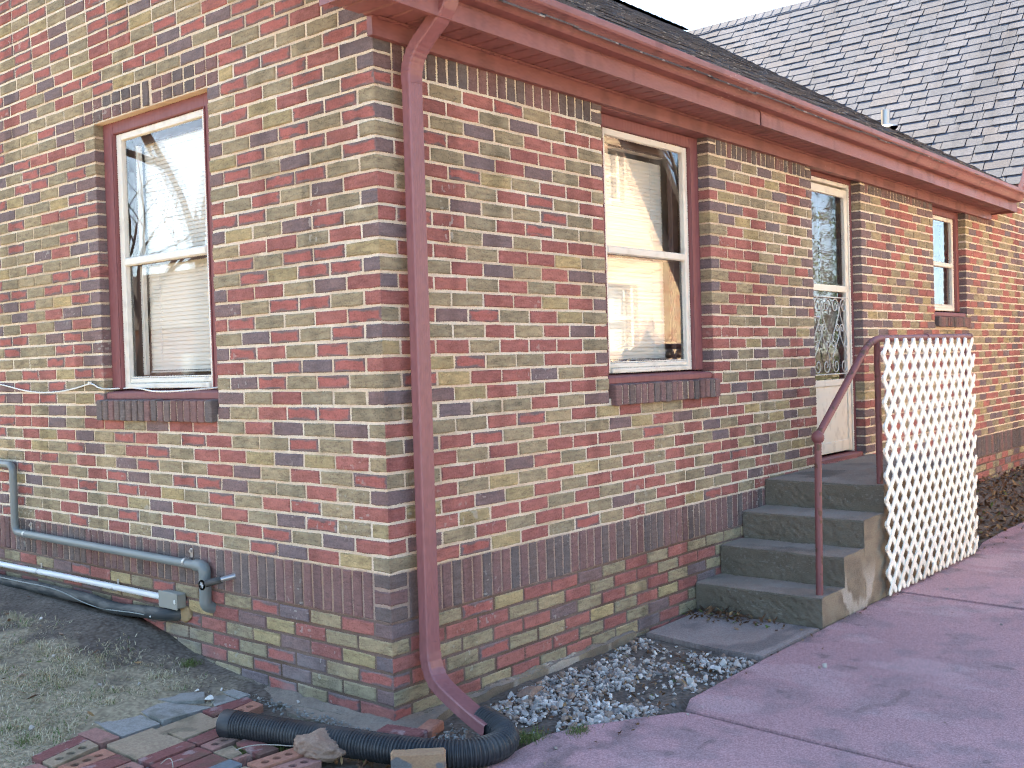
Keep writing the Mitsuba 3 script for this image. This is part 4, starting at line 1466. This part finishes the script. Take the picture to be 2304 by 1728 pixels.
bed_poly = Polygon([(.26, -.15), (.48, -.13), (.70, -.10), (1.2, -.075), (1.70, -.065), (1.66, -.50), (1.685, -.765), (1.3, -.795), (.93, -.805), (.80, -.84), (.56, -.705), (.40, -.62), (.26, -.56), (.18, -.46)])
mb = MB()
n = 0
while n < 2500:
    x, y = RNG.uniform(.1, 1.75), RNG.uniform(-.9, -.05)
    d = meshkit.fbm(np.array([[x * 3.2, y * 3.2, 1.0]]), 3, 5)[0]
    dens = np.clip((d - .33) * 5.5, .04, 1) * (1 if x < 1.25 else .55) * (.35 if x < .36 else 1)
    if not bed_poly.contains(Point(x, y)) or RNG.random() > dens:
        continue
    r = float(np.clip(RNG.lognormal(math.log(.0100), .38), .005, .027))
    stone(mb, x, y, float(gz(x, y)) + r * .35 + RNG.uniform(0, .008), r)
    n += 1
mb.put('gravel', 'stone_mat', uv=True, kind='stuff', label='white landscaping gravel scattered over dark soil between wall and driveway')


def pebble(x, y, z, r, label, group=None):
    key = nkey('pebble')
    mb = MB(); stone(mb, x, y, z + r * .45, r)
    scene[key] = mikit.ply(mb.mesh(), 'stone_mat', uv=mb.uv())
    labels[key] = {'label': label, 'category': 'stone'}
    if group:
        labels[key]['group'] = group


def groundz(x, y):
    return float(gz(x, y)) + .004


pebble(-.285, .865, .020, .019, 'square white stone on the broken grey slabs of the paving', None)
ORD = ['first', 'second', 'third', 'fourth', 'fifth', 'sixth', 'seventh', 'eighth', 'ninth', 'tenth', 'eleventh']
for o_, (x, y) in zip(ORD, ((-.075, .52), (-.145, .700), (-.170, .945), (-.205, .985), (-.25, 1.02))):
    pebble(x, y, .016, RNG.uniform(.010, .017), f'{o_} white stone from the house corner along the foot of the end wall', 'white stones along the end wall')
for o_, (x, y) in zip(ORD, sorted(((-.53, 1.34), (-.50, 1.28), (-.40, 1.24), (-.75, 1.62), (-.55, 1.72), (-1.05, 1.95), (-.72, 2.05), (-.95, 1.10), (-.40, 1.95), (-.33, 2.30), (-.58, 2.55)), key=lambda p: p[1])):
    pebble(x, y, groundz(x, y), RNG.uniform(.009, .018), f'small white stone in the dry lawn, {o_} from the paving towards the pipes', 'white stones in the lawn')
pebble(1.685, -1.075, .008, .016, 'pair of white stones out on the driveway, larger one')
pebble(1.655, -1.062, .008, .010, 'pair of white stones out on the driveway, smaller one')
pebble(.155, -.70, .006, .014, 'white stone on the driveway just past the black pipe')
pebble(.02, -.755, .006, .006, 'tiny white stone at the very front of the driveway')
for o_, (x, y) in zip(ORD, sorted(((.88, -.90), (.76, -.905), (1.66, -1.30), (2.6, -1.75), (2.9, -1.5), (2.2, -1.95), (3.6, -1.0), (1.25, -1.75)))):
    pebble(x, y, .008, RNG.uniform(.004, .009), f'tiny stone chip on the concrete driveway, {o_} from the gravel towards the lattice', 'stone chips on the driveway')

# ------------------------------------------------------------------ grass
def blade_mesh(pts, h0, h1, width, lean=.8):
    n = len(pts)
    a = RNG.uniform(0, 2 * math.pi, n); h = RNG.uniform(h0, h1, n); w = RNG.uniform(.6, 1.3, n) * width
    ln = RNG.uniform(.2, 1.0, n) * lean * h
    dx, dy = np.cos(a), np.sin(a)
    b = np.stack([pts[:, 0], pts[:, 1], pts[:, 2] - .004], 1)
    sd = np.stack([-dy, dx, np.zeros(n)], 1) * w[:, None]
    m = b + np.stack([dx * ln * .35, dy * ln * .35, h * .62], 1)
    t = b + np.stack([dx * ln, dy * ln, h * RNG.uniform(.55, 1.0, n)], 1)
    v = np.stack([b - sd, b + sd, m + sd * .8, m - sd * .8, t], 1).reshape(-1, 3)
    k = np.arange(n)[:, None] * 5
    f = np.vstack([k + [0, 1, 2], k + [0, 2, 3], k + [3, 2, 4]])
    ids = np.repeat(np.arange(n) + .5, 5)
    return v, f, np.stack([ids, np.full(len(ids), .5)], 1)


def scatter(n, x0, x1, y0, y1, dens):
    p = np.stack([RNG.uniform(x0, x1, n), RNG.uniform(y0, y1, n)], 1)
    keep = RNG.random(n) < dens(p[:, 0], p[:, 1])
    p = p[keep]
    return np.column_stack([p, gz(p[:, 0], p[:, 1])])


pave_area = unary_union([Polygon(p[3]).buffer(.012) for p in PAVE])
from shapely import contains_xy


def lawn_density(x, y):
    q = np.stack([x, y, np.zeros_like(x)], 1)
    n1, n2 = meshkit.fbm(q * 3.2, 3, 21), meshkit.fbm(q * 11, 2, 22)
    edge = np.clip((-x - .28 + (n1 - .5) * .55 + .22 * np.clip(2.0 - y, 0, 1)) / .45, 0, 1) * np.clip((y - .72 + np.clip(-x - .9, 0, 1) * 1.6 + (n1 - .5) * .3) / .35, 0, 1)
    return edge * np.clip((n2 - .30) * 4.5, .12, 1) * ~contains_xy(pave_area, x, y)


p1 = scatter(95000, -2.2, -.10, .30, 4.2, lawn_density)
p2 = scatter(30000, -6.0, -1.8, .1, 7.0, lawn_density)
v1, f1, u1 = blade_mesh(p1, .008, .026, .0015, 2.6)
v2, f2, u2 = blade_mesh(p2, .015, .05, .003, 1.4)
tc = scatter(420, -2.0, -.25, .55, 3.6, lawn_density)
tp = np.vstack([c_ + np.column_stack([RNG.normal(0, .016, (34, 2)), np.zeros(34)]) for c_ in tc])
tp[:, 2] = gz(tp[:, 0], tp[:, 1])
v3, f3, u3 = blade_mesh(tp, .020, .052, .0017, 1.5)
mb = MB(); mb.add(v1, f1, u1); mb.add(v2, f2, u2); mb.add(v3, f3, u3)
mb.put('grass', 'grass_mat', uv=True, kind='stuff', label='short dry winter grass of the lawn beside the house')
# green tufts
mb = MB()
for cx, cy, r, n in ((-.535, .235, .075, 500), (-.44, .16, .06, 260), (.19, -.535, .075, 420), (.36, -.655, .06, 260), (-.10, 1.30, .05, 160), (5.35, -.55, .14, 260), (-1.02, 1.0, .05, 120)):
    p = np.column_stack([RNG.normal(cx, r * .5, n), RNG.normal(cy, r * .4, n)])
    p = np.column_stack([p, np.maximum(gz(p[:, 0], p[:, 1]), .0) + .004])
    v, f, u = blade_mesh(p, .010, .032 if cx < 5 else .08, .0013, 1.5)
    mb.add(v, f, u)
mat('moss_mat', lambda p, n, uv: mix((.085, .125, .030), (.13, .15, .05), cell_rand(dr.floor(uv.x) + .5, 2.5)), rough=.8, twosided=True)
mb.put('moss', 'moss_mat', uv=True, kind='stuff', label='green moss and grass tufts growing between the bricks and along the black pipe')


# ------------------------------------------------------------------ leaves
def leaf(mb, x, y, z, s):
    a = RNG.uniform(0, 2 * math.pi)
    rows = np.array([(-1, 0), (-.45, .34), (.2, .38), (1, 0)])
    pts = []
    curl = RNG.normal(0, .35)
    for (u, w) in rows:
        for sg in (-1, 0, 1):
            pts.append((u * s, sg * w * s, curl * s * (u * u * .5 + abs(sg) * w * .9) + RNG.normal(0, .03) * s))
    q = np.array(pts)
    tx, ty = RNG.normal(0, .45, 2)
    q[:, 2] += q[:, 0] * tx + q[:, 1] * ty
    q[:, 2] -= q[:, 2].min()
    q = np.stack([q[:, 0] * math.cos(a) - q[:, 1] * math.sin(a), q[:, 0] * math.sin(a) + q[:, 1] * math.cos(a), q[:, 2]], 1) + [x, y, z]
    f = []
    for r in range(3):
        for c in range(2):
            k = r * 3 + c
            f += [[k, k + 3, k + 4], [k, k + 4, k + 1]]
    BID[0] += 1
    mb.add(q, np.array(f), [[BID[0] + .5, .5]])


mb = MB()
for _ in range(2600):
    x, y = RNG.uniform(4.97, 11), RNG.uniform(-.70, -.01)
    if RNG.random() < .25 + .75 * (meshkit.noise(np.array([[x * 4, y * 6, 1.0]]), 4)[0] > .35):
        leaf(mb, x, y, float(gz(x, y)) + RNG.uniform(0, .03), RNG.uniform(.014, .034))
for _ in range(170):
    x, y = 2.345 - abs(RNG.normal(0, .10)), RNG.normal(-.22, .17)
    if -.72 < y < -.02:
        leaf(mb, x, y, .004 + RNG.uniform(0, .022), RNG.uniform(.010, .022))
for _ in range(260):
    x, y = RNG.uniform(.2, 1.7), RNG.uniform(-.8, -.07)
    if bed_poly.contains(Point(x, y)):
        leaf(mb, x, y, float(gz(x, y)) + RNG.uniform(.0, .012), RNG.uniform(.008, .018))
for _ in range(70):
    leaf(mb, RNG.uniform(-.46, -.20), RNG.uniform(-.34, -.12), .003, RNG.uniform(.010, .020))
for _ in range(70):
    x = RNG.uniform(.2, 6.0)
    leaf(mb, x, -.785 - abs(RNG.normal(0, .02)), .012, RNG.uniform(.006, .014))
for _ in range(90):
    x, y = RNG.uniform(-2.0, -.15), RNG.uniform(.9, 3.4)
    leaf(mb, x, y, groundz(x, y) + .008, RNG.uniform(.008, .022))
for _ in range(46):
    leaf(mb, RNG.uniform(.2, 7), RNG.uniform(-3.0, -.85), .011, RNG.uniform(.004, .011))
mb.put('leaf_litter', 'leaf_mat', uv=True, kind='stuff', label='brown dead leaves collected along the wall and in the corner of the steps')
for x, y, lab in ((-.82, 1.36, 'curled pale brown leaf on the lawn above the grey slabs'), (-1.16, 1.02, 'brown leaf on the lawn beside the red paving bricks'), (-1.22, 1.45, 'rust brown leaf on the lawn far from the wall'), (2.55, -2.05, 'dead leaf out on the open driveway'), (-.40, 1.62, 'brown leaf on the bare soil below the pipes')):
    mb = MB(); leaf(mb, x, y, groundz(x, y) + .012 if y > 0 else .010, .030)
    mb.put('dead_leaf', 'leaf_mat', uv=True, label=lab, category='leaf')
mb = MB(); mb.add(*tube(smooth_path([(-.60, .225, .032), (-.52, .17, .04), (-.46, .09, .035), (-.42, .05, .03)], 16), .0022, 6))
mb.put('twig', 'twig_mat', label='thin pale twig on the moss in front of the black pipe', category='twig')
mb = MB(); mb.add(*tube(smooth_path([(-.845, .335, .03), (-.83, .30, .055), (-.845, .255, .035)], 10), .0018, 6))
mb.put('twig', 'twig_mat', label='bent pale stem lying on the red paving bricks', category='twig')
for x0, y0, x1, y1, lab in ((5.35, -.60, 5.95, -.45, 'long pale stick in the leaf bed beyond the lattice, nearer the driveway'), (5.6, -.38, 5.85, -.15, 'short pale stick in the leaf bed close to the wall')):
    mb = MB(); mb.add(*tube(smooth_path([(x0, y0, groundz(x0, y0) + .02), ((x0 + x1) / 2, (y0 + y1) / 2 + .02, groundz((x0 + x1) / 2, (y0 + y1) / 2) + .05), (x1, y1, groundz(x1, y1) + .03)], 10), .005, 6))
    mb.put('stick', 'twig_mat', label=lab, category='stick')
# dark flat stone at the foot of the side wall
mb = MB()
v, f = rock_mesh(26, 77)
mb.add(v * [.085, .045, .022] + [.66, -.17, -.005], f)
mb.put('flat_stone', 'rock_mat', smooth=30, label='dark flat stone on the soil at the foot of the side wall', category='stone')

# ------------------------------------------------------------------ black drain pipe, rock and loose bricks
path = smooth_path([(.088, -.395, .082), (.074, -.480, .069), (.020, -.572, .060), (-.070, -.598, .058), (-.165, -.560, .058), (-.245, -.455, .058), (-.295, -.320, .058), (-.335, -.170, .058), (-.380, .010, .058), (-.430, .190, .060), (-.478, .350, .063), (-.503, .430, .064)], 620)
ln = np.r_[0, np.cumsum(np.linalg.norm(np.diff(path, axis=0), axis=1))]
ph = ln / .0135 * 2 * math.pi
rad = .0505 + .0034 * np.tanh(2.2 * np.sin(ph)) / np.tanh(2.2)
drain = thing('drain_pipe', 'black corrugated drain pipe curling from the downspout along the paving', 'pipe')
put(f'{drain}__tube', tube(path, rad, 28, caps=False), 'black_pipe_mat', smooth=50)
e = path[-1]; d_ = path[-1] - path[-6]; d_ /= np.linalg.norm(d_)
put(f'{drain}__lining', tube(np.array([e - d_ * .30, e - d_ * .001])[::-1], .0455, 28, caps=False), 'black_pipe_mat', smooth=50)
put(f'{drain}__end_cuff', tube(np.array([e - d_ * .052, e - d_ * .046, e, e + d_ * .004]), [.0535, .0555, .0555, .0530], 28, caps=False), 'black_pipe_mat', smooth=50)

ico = trimesh.creation.icosphere(4, 1.0)
v = np.array(ico.vertices)
dsp = 1 + (meshkit.fbm(v * 1.5 + 4, 3, 8) - .5) * .75 + (meshkit.fbm(v * 6, 3, 4) - .5) * .16
v = v * dsp[:, None] * [.058, .098, .052]
v[:, 2] += .020 * np.exp(-((v[:, 1] + .0) / .035) ** 2)
ca, sa = math.cos(.35), math.sin(.35)
v = np.stack([v[:, 0] * ca - v[:, 1] * sa, v[:, 0] * sa + v[:, 1] * ca, v[:, 2]], 1) + [-.425, -.045, .040]
put('rock', (v, np.array(ico.faces)), 'rock_mat', smooth=True, label='rough reddish brown rock lying against the black drain pipe', category='rock')


def loose_brick(name, cx, cy, z0, ln_, th, h, ang, m, label, kind=None, tilt=0.0):
    v, f = cbox(-ln_ / 2, ln_ / 2, -th / 2, th / 2, 0, h, .007)
    mm = trimesh.Trimesh(v, f, process=True).subdivide().subdivide()
    v = np.array(mm.vertices); v += (meshkit.fbm(v * 40 + cx, 3, 3) - .5)[:, None] * .006
    v[:, 2] += v[:, 0] * tilt
    c, s = math.cos(ang), math.sin(ang)
    v = np.stack([v[:, 0] * c - v[:, 1] * s + cx, v[:, 0] * s + v[:, 1] * c + cy, v[:, 2] + z0], 1)
    uv = None
    if kind is not None:
        BID[0] += 1
        uv = np.tile([[BID[0] + .5, kind + .5]], (len(v), 1))
    put(name, (v, np.array(mm.faces)), m, uv=uv, smooth=False, label=label, category='brick')


loose_brick('loose_brick', -.348, -.490, -.02, .190, .055, .128, math.atan2(-.73, .683), 'block_mat', 'tan block standing on edge in front of the black drain pipe')
loose_brick('loose_brick', -.098, -.145, -.005, .190, .085, .045, math.radians(-75), 'paver_mat', 'red brick lying flat between the black pipe and the wall corner', 3)
loose_brick('loose_brick', .035, -.165, -.012, .13, .07, .040, math.radians(20), 'paver_mat', 'broken orange brick under the foot of the downspout', 4)
# crumbled mortar between footing and pipe
mb = MB()
for _ in range(260):
    x, y = RNG.normal(-.03, .09), RNG.normal(-.30, .10)
    if abs(x + .03) < .2 and y < -.13 and not (x < -.25):
        stone(mb, x, y, .0 + RNG.uniform(-.004, .010), RNG.uniform(.004, .014))
for _ in range(260):
    y = RNG.uniform(-.1, 1.1)
    stone(mb, -.10 - abs(RNG.normal(0, .05)), y, .008, RNG.uniform(.003, .008))
mat('rubble_mat', lambda p, n, uv: mix((.19, .195, .185), (.31, .30, .275), cell_rand(dr.floor(uv.x) + .5, 3.5)) * (.7 + .6 * noise(p.x * 150, p.y * 150, p.z * 150)), rough=.95)
mb.put('rubble', 'rubble_mat', uv=True, kind='stuff', label='crumbled grey mortar at the foot of the wall corner')

# ------------------------------------------------------------------ pipes and wires on the end wall
cd = thing('steel_conduit', 'grey green steel conduit bracketed along the foot of the end wall', 'conduit')
cp = [(-.036, 4.6, .930), (-.036, 3.195, .930), (-.036, 3.195, .530), (-.036, 1.300, .522)]
put(f'{cd}__tube', tube(fillet(cp, .055, 8), .0215, 16), 'conduit_mat', smooth=40)
put(f'{cd}__elbow', tube(fillet([(-.036, 1.318, .522), (-.036, 1.245, .522), (-.036, 1.245, .455)], .04, 8), .0285, 16), 'conduit_mat', smooth=40)
put(f'{cd}__drop', tube(fillet([(-.036, 1.245, .470), (-.036, 1.247, .335), (.010, 1.247, .318)], .045, 8), .0290, 16), 'conduit_mat', smooth=40)
for y in (3.06, 1.40):
    mb = MB()
    mb.add(*tube([(-.036, y - .009, .5275), (-.036, y + .009, .5275)], .0235, 16))
    wbox(mb, 'gable', y - .009, y + .009, .001, .006, .545, .592, .002)
    mb.add(*tube([(-.006, y, .578), (-.014, y, .578)], .008, 8))
    mb.put(f'{cd}__strap', 'metal_mat')
sp = thing('garden_tap', 'small outdoor tap sticking out of the end wall next to the conduit', 'tap')
put(f'{sp}__spout', tube([(.005, 1.060, .492), (-.055, 1.090, .480)], .013, 12), 'metal_mat', smooth=40)
put(f'{sp}__body', tube([(-.050, 1.088, .481), (-.095, 1.150, .462)], .017, 12), 'hose_mat', smooth=40)
wheel = trimesh.creation.torus(.020, .0045, 20, 8) if hasattr(trimesh.creation, 'torus') else trimesh.creation.annulus(.016, .024, .008)
m_ = np.array(wheel.vertices)
v = np.stack([-m_[:, 2] - .104, m_[:, 0] + 1.168, m_[:, 1] + .455], 1)
put(f'{sp}__wheel', (v, np.array(wheel.faces)), 'metal_mat', smooth=40)
mb = MB()
for a in np.linspace(0, math.pi, 3, endpoint=False):
    c_, s_ = math.cos(a) * .019, math.sin(a) * .019
    mb.add(*tube([(-.104, 1.168 - c_, .455 - s_), (-.104, 1.168 + c_, .455 + s_)], .003, 6))
mb.put(f'{sp}__spokes', 'metal_mat')
wc = thing('white_conduit', 'white plastic conduit running to a small grey box near the ground', 'conduit')
put(f'{wc}__tube', tube([(-.022, 4.6, .300), (-.022, 3.5, .312), (-.022, 2.6, .322), (-.022, 1.61, .327)], .0165, 14), 'pvc_mat', smooth=40)
for y in (2.95, 2.10):
    mb = MB()
    mb.add(*tube([(-.022, y - .008, .3195), (-.022, y + .008, .3195)], .0180, 14))
    wbox(mb, 'gable', y - .008, y + .008, .001, .005, .335, .362, .001)
    mb.put(f'{wc}__strap', 'metal_mat')
mb = MB()
wbox(mb, 'gable', 1.462, 1.618, .001, .052, .292, .366, .006)
wbox(mb, 'gable', 1.458, 1.622, .0525, .058, .288, .370, .004)
mb.put(f'{wc}__junction_box', 'box_mat')
mb = MB(); wbox(mb, 'gable', 1.470, 1.482, .0585, .062, .318, .338, .001)
mb.put(f'{wc}__latch', 'wire_mat')
hb = thing('hose_bundle', 'dark insulated pipe bundle lying on the soil below the white conduit', 'pipe')
hp = smooth_path([(-.060, 4.5, .245), (-.060, 3.45, .238), (-.062, 3.0, .236), (-.060, 2.5, .238), (-.058, 2.05, .236), (-.050, 1.72, .243), (-.040, 1.55, .252), (.02, 1.50, .256)], 70)
hp[:, 2] += (meshkit.noise(np.stack([hp[:, 1] * 3, hp[:, 1] * 0, hp[:, 1] * 0], 1)) - .5) * .022
put(f'{hb}__sleeve', tube(hp, .030 + .003 * meshkit.noise(hp * 14), 14), 'hose_mat', smooth=50)
wp = smooth_path([(-.093, 4.4, .262), (-.095, 3.4, .262), (-.096, 2.9, .266), (-.094, 2.55, .262), (-.090, 2.30, .230), (-.088, 2.10, .222), (-.085, 1.90, .232), (-.080, 1.72, .238)], 60)
put(f'{hb}__cable', tube(wp, .0032, 6), 'conduit_mat', smooth=50)
put(f'{hb}__cable', tube(fillet([(-.030, 1.60, .292), (-.040, 1.61, .262), (-.085, 1.66, .238)], .03, 5), .0055, 8), 'wire_mat', smooth=50)
v, f = rock_mesh(40, 5)
put(f'{hb}__seal', (v * [.022, .060, .045] + [.0, 1.475, .258], f), 'foam_mat', smooth=40, label='tan foam around the pipe hole')
ww = thing('white_cable', 'thin white cable sagging along the end wall to the tall window', 'cable')
wp = smooth_path([(-.012, 4.6, 1.44), (-.012, 3.9, 1.425), (-.012, 3.35, 1.405), (-.014, 3.05, 1.368), (-.014, 2.77, 1.355), (-.014, 2.50, 1.372), (-.012, 2.30, 1.402)], 40)
wp2 = smooth_path([(-.012, 2.30, 1.402), (-.010, 2.25, 1.392), (-.004, 2.20, 1.374), (.030, 2.15, 1.371), (.045, 1.9, 1.370), (.045, 1.2, 1.371)], 30)
put(f'{ww}__cord', tube(np.vstack([wp, wp2[1:]]), .0042, 8), 'wire_mat', smooth=50)
mb = MB(); wbox(mb, 'gable', 2.293, 2.307, .002, .020, 1.395, 1.412, .002)
mb.put(f'{ww}__clip', 'wire_mat')

# ------------------------------------------------------------------ what the windows reflect
nh = thing('neighbour_house', 'sunlit brick house with a steep gable across the driveway', 'house')
NY = -5.45
npoly = Polygon([(4.75, -.1), (11.65, -.1), (11.65, 2.9), (8.2, 7.55), (4.75, 2.9)])
win_n = [sbox(9.76, 3.72, 10.16, 4.55), sbox(8.95, 1.55, 10.45, 2.55), sbox(6.2, 1.2, 7.4, 2.55)]
v, f = extrude(npoly.difference(unary_union(win_n)), .2)
w_ = np.stack([v[:, 0], NY - v[:, 2], v[:, 1]], 1)
if _vol(w_ - w_.mean(0), f) < 0: f = flipf(f)
put(f'{nh}__gable_wall', (w_, f), 'far_brick_mat')
mb = MB()
for xx in (4.76, 11.46):
    mb.add(*cbox(xx, xx + .18, NY - 9, NY - .21, -.1, 2.9))
mb.add(*cbox(4.95, 11.45, NY - 9.2, NY - 9.01, -.1, 2.9))
mb.put(f'{nh}__side_wall', 'far_brick_mat')
for s in (-1, 1):
    a = np.array([8.2, 7.72]); b = np.array([8.2 + s * 3.85, 7.72 - 3.85 * 1.348])
    n_ = np.array([s * 1.348, 1.0]) / math.hypot(1, 1.348) * .12
    v, f = extrude(Polygon([a, b, b - n_, a - np.array([0, .2])]), 9.9)
    w_ = np.stack([v[:, 0], NY + .40 - v[:, 2], v[:, 1]], 1)
    if _vol(w_ - w_.mean(0), f) < 0: f = flipf(f)
    put(f'{nh}__roof', (w_, f), 'dark_roof_mat')
for x0, z0, x1, z1 in [w.bounds for w in win_n]:
    mb = MB()
    for bx in ((x0, x0 + .07, z0, z1), (x1 - .07, x1, z0, z1), (x0 + .071, x1 - .071, z0, z0 + .07), (x0 + .071, x1 - .071, z1 - .07, z1), (x0 + .071, x1 - .071, (z0 + z1) / 2 - .025, (z0 + z1) / 2 + .025)):
        mb.add(*cbox(bx[0], bx[1], NY - .16, NY - .08, bx[2], bx[3]))
    k = mb.put(f'{nh}__window', 'white_mat')
    put(f'{k}__blind', cbox(x0 + .05, x1 - .05, NY - .26, NY - .25, z0, z1), 'blind_mat')
    v = np.array([[x0 + .06, NY - .12, z0 + .06], [x1 - .06, NY - .12, z0 + .06], [x1 - .06, NY - .12, z1 - .06], [x0 + .06, NY - .12, z1 - .06]])
    put(f'{k}__pane', (v, np.array([[0, 2, 1], [0, 3, 2]])), 'glass_mat')


def tree(name, base, h, label, seed, r0=.28, depth=6, spread=.55):
    rr = np.random.default_rng(seed)
    key = thing(name, label, 'tree')
    trunk, crown = MB(), MB()

    def grow(p, d, ln_, r, lev):
        n = 5
        pts, q, dd = [p], p, d
        for _ in range(n):
            dd = dd + rr.normal(0, .10, 3) + [0, 0, .03]; dd /= np.linalg.norm(dd)
            q = q + dd * ln_ / n
            pts.append(q)
        rad = np.linspace(r, r * .66, n + 1)
        (trunk if lev == 0 else crown).add(*tube(pts, rad, max(4, 9 - lev), caps=False))
        if lev >= depth:
            return
        k = 3 if lev < 3 else rr.integers(2, 4)
        for j in range(k):
            a = rr.uniform(0, 2 * math.pi)
            u = np.cross(dd, [math.cos(a), math.sin(a), .3]); u /= np.linalg.norm(u)
            nd = dd + u * rr.uniform(.35, 1.0) * spread * 1.6; nd /= np.linalg.norm(nd)
            i_ = n if j < 2 else rr.integers(2, n)
            grow(pts[i_], nd, ln_ * rr.uniform(.62, .82), rad[i_] * rr.uniform(.55, .75), lev + 1)

    b = np.array(base, float)
    grow(b - [0, 0, .2], np.array([.05, .02, 1.0]), h * .33, r0, 0)
    trunk.put(f'{key}__trunk', 'bark_mat', smooth=40)
    crown.put(f'{key}__crown', 'bark_mat', smooth=40)


tree('bare_tree', (-9.0, 15.1, 0), 12, 'big bare winter tree out on the lawn before the end wall', 3, .29, 6)
tree('bare_tree', (-17.0, 32.0, 0), 11, 'bare winter tree standing before the street house', 8, .26, 6)
tree('bare_tree', (22.0, -12.5, 0), 11, 'bare winter tree rising past the house across the driveway', 5, .30, 6)


def pine(base, h, r, label, seed):
    rr = np.random.default_rng(seed)
    key = thing('pine_tree', label, 'tree')
    b = np.array(base, float)
    put(f'{key}__trunk', tube([b - [0, 0, .2], b + [.1, .05, h * .5], b + [.05, .1, h]], [.22, .15, .03], 9), 'bark_mat', smooth=40)
    mb = MB()
    V, F = [], []
    for lev in np.linspace(.03, .97, 27):
        for _ in range(5):
            a = rr.uniform(0, 2 * math.pi); L = r * (1 - lev) ** .75 * rr.uniform(.55, 1.15) + .25
            p0 = b + [0, 0, h * lev]
            d = np.array([math.cos(a), math.sin(a), rr.uniform(-.35, .0)])
            for t_ in np.arange(.12, 1.0, .085):
                for _k in range(14):
                    c = p0 + d * L * t_ + rr.normal(0, .085, 3) + [0, 0, -.22 * t_ * t_ * L]
                    u = rr.normal(0, 1, 3); u /= np.linalg.norm(u); w = np.cross(u, rr.normal(0, 1, 3)); w /= np.linalg.norm(w)
                    s_ = rr.uniform(.035, .075)
                    k = len(V)
                    V += [c - u * s_, c + w * s_ * .3, c + u * s_ + [0, 0, -.05]]
                    F.append([k, k + 1, k + 2])
    mb.add(np.array(V), np.array(F))
    mb.put(f'{key}__crown', 'needle_mat')


pine((18.2, -7.2, 0), 8.5, 2.1, 'dark evergreen tree past the house across the driveway, nearer one', 4)
pine((27.5, -9.2, 0), 8.0, 1.6, 'dark evergreen tree past the house across the driveway, farther one', 6)
sh = thing('street_house', 'low pinkish house far across the lawn', 'house')
v, f = extrude(Polygon([(26, -.2), (46, -.2), (46, 3.4), (26, 3.4)]), 6)
w_ = np.stack([-22 - v[:, 2], v[:, 0], v[:, 1]], 1)
if _vol(w_ - w_.mean(0), f) < 0: f = flipf(f)
mat('pink_wall_mat', lambda p, n, uv: mix((.33, .20, .17), (.38, .25, .21), noise(p.y * 3, p.z * 12)), rough=.9)
put(f'{sh}__wall', (w_, f), 'pink_wall_mat')
v, f = extrude(Polygon([(-29, 3.3), (-21.4, 3.3), (-25, 6.2)]), 21)
w_ = np.stack([v[:, 0], v[:, 2] + 25.5, v[:, 1]], 1)
if _vol(w_ - w_.mean(0), f) < 0: f = flipf(f)
put(f'{sh}__roof', (w_, f), 'dark_roof_mat')
for y in (29., 35.0, 41.3):
    mb = MB()
    mb.add(*cbox(-22.02, -21.95, y, y + 1.2, .9, 2.2))
    mb.put(f'{sh}__window', 'white_mat')
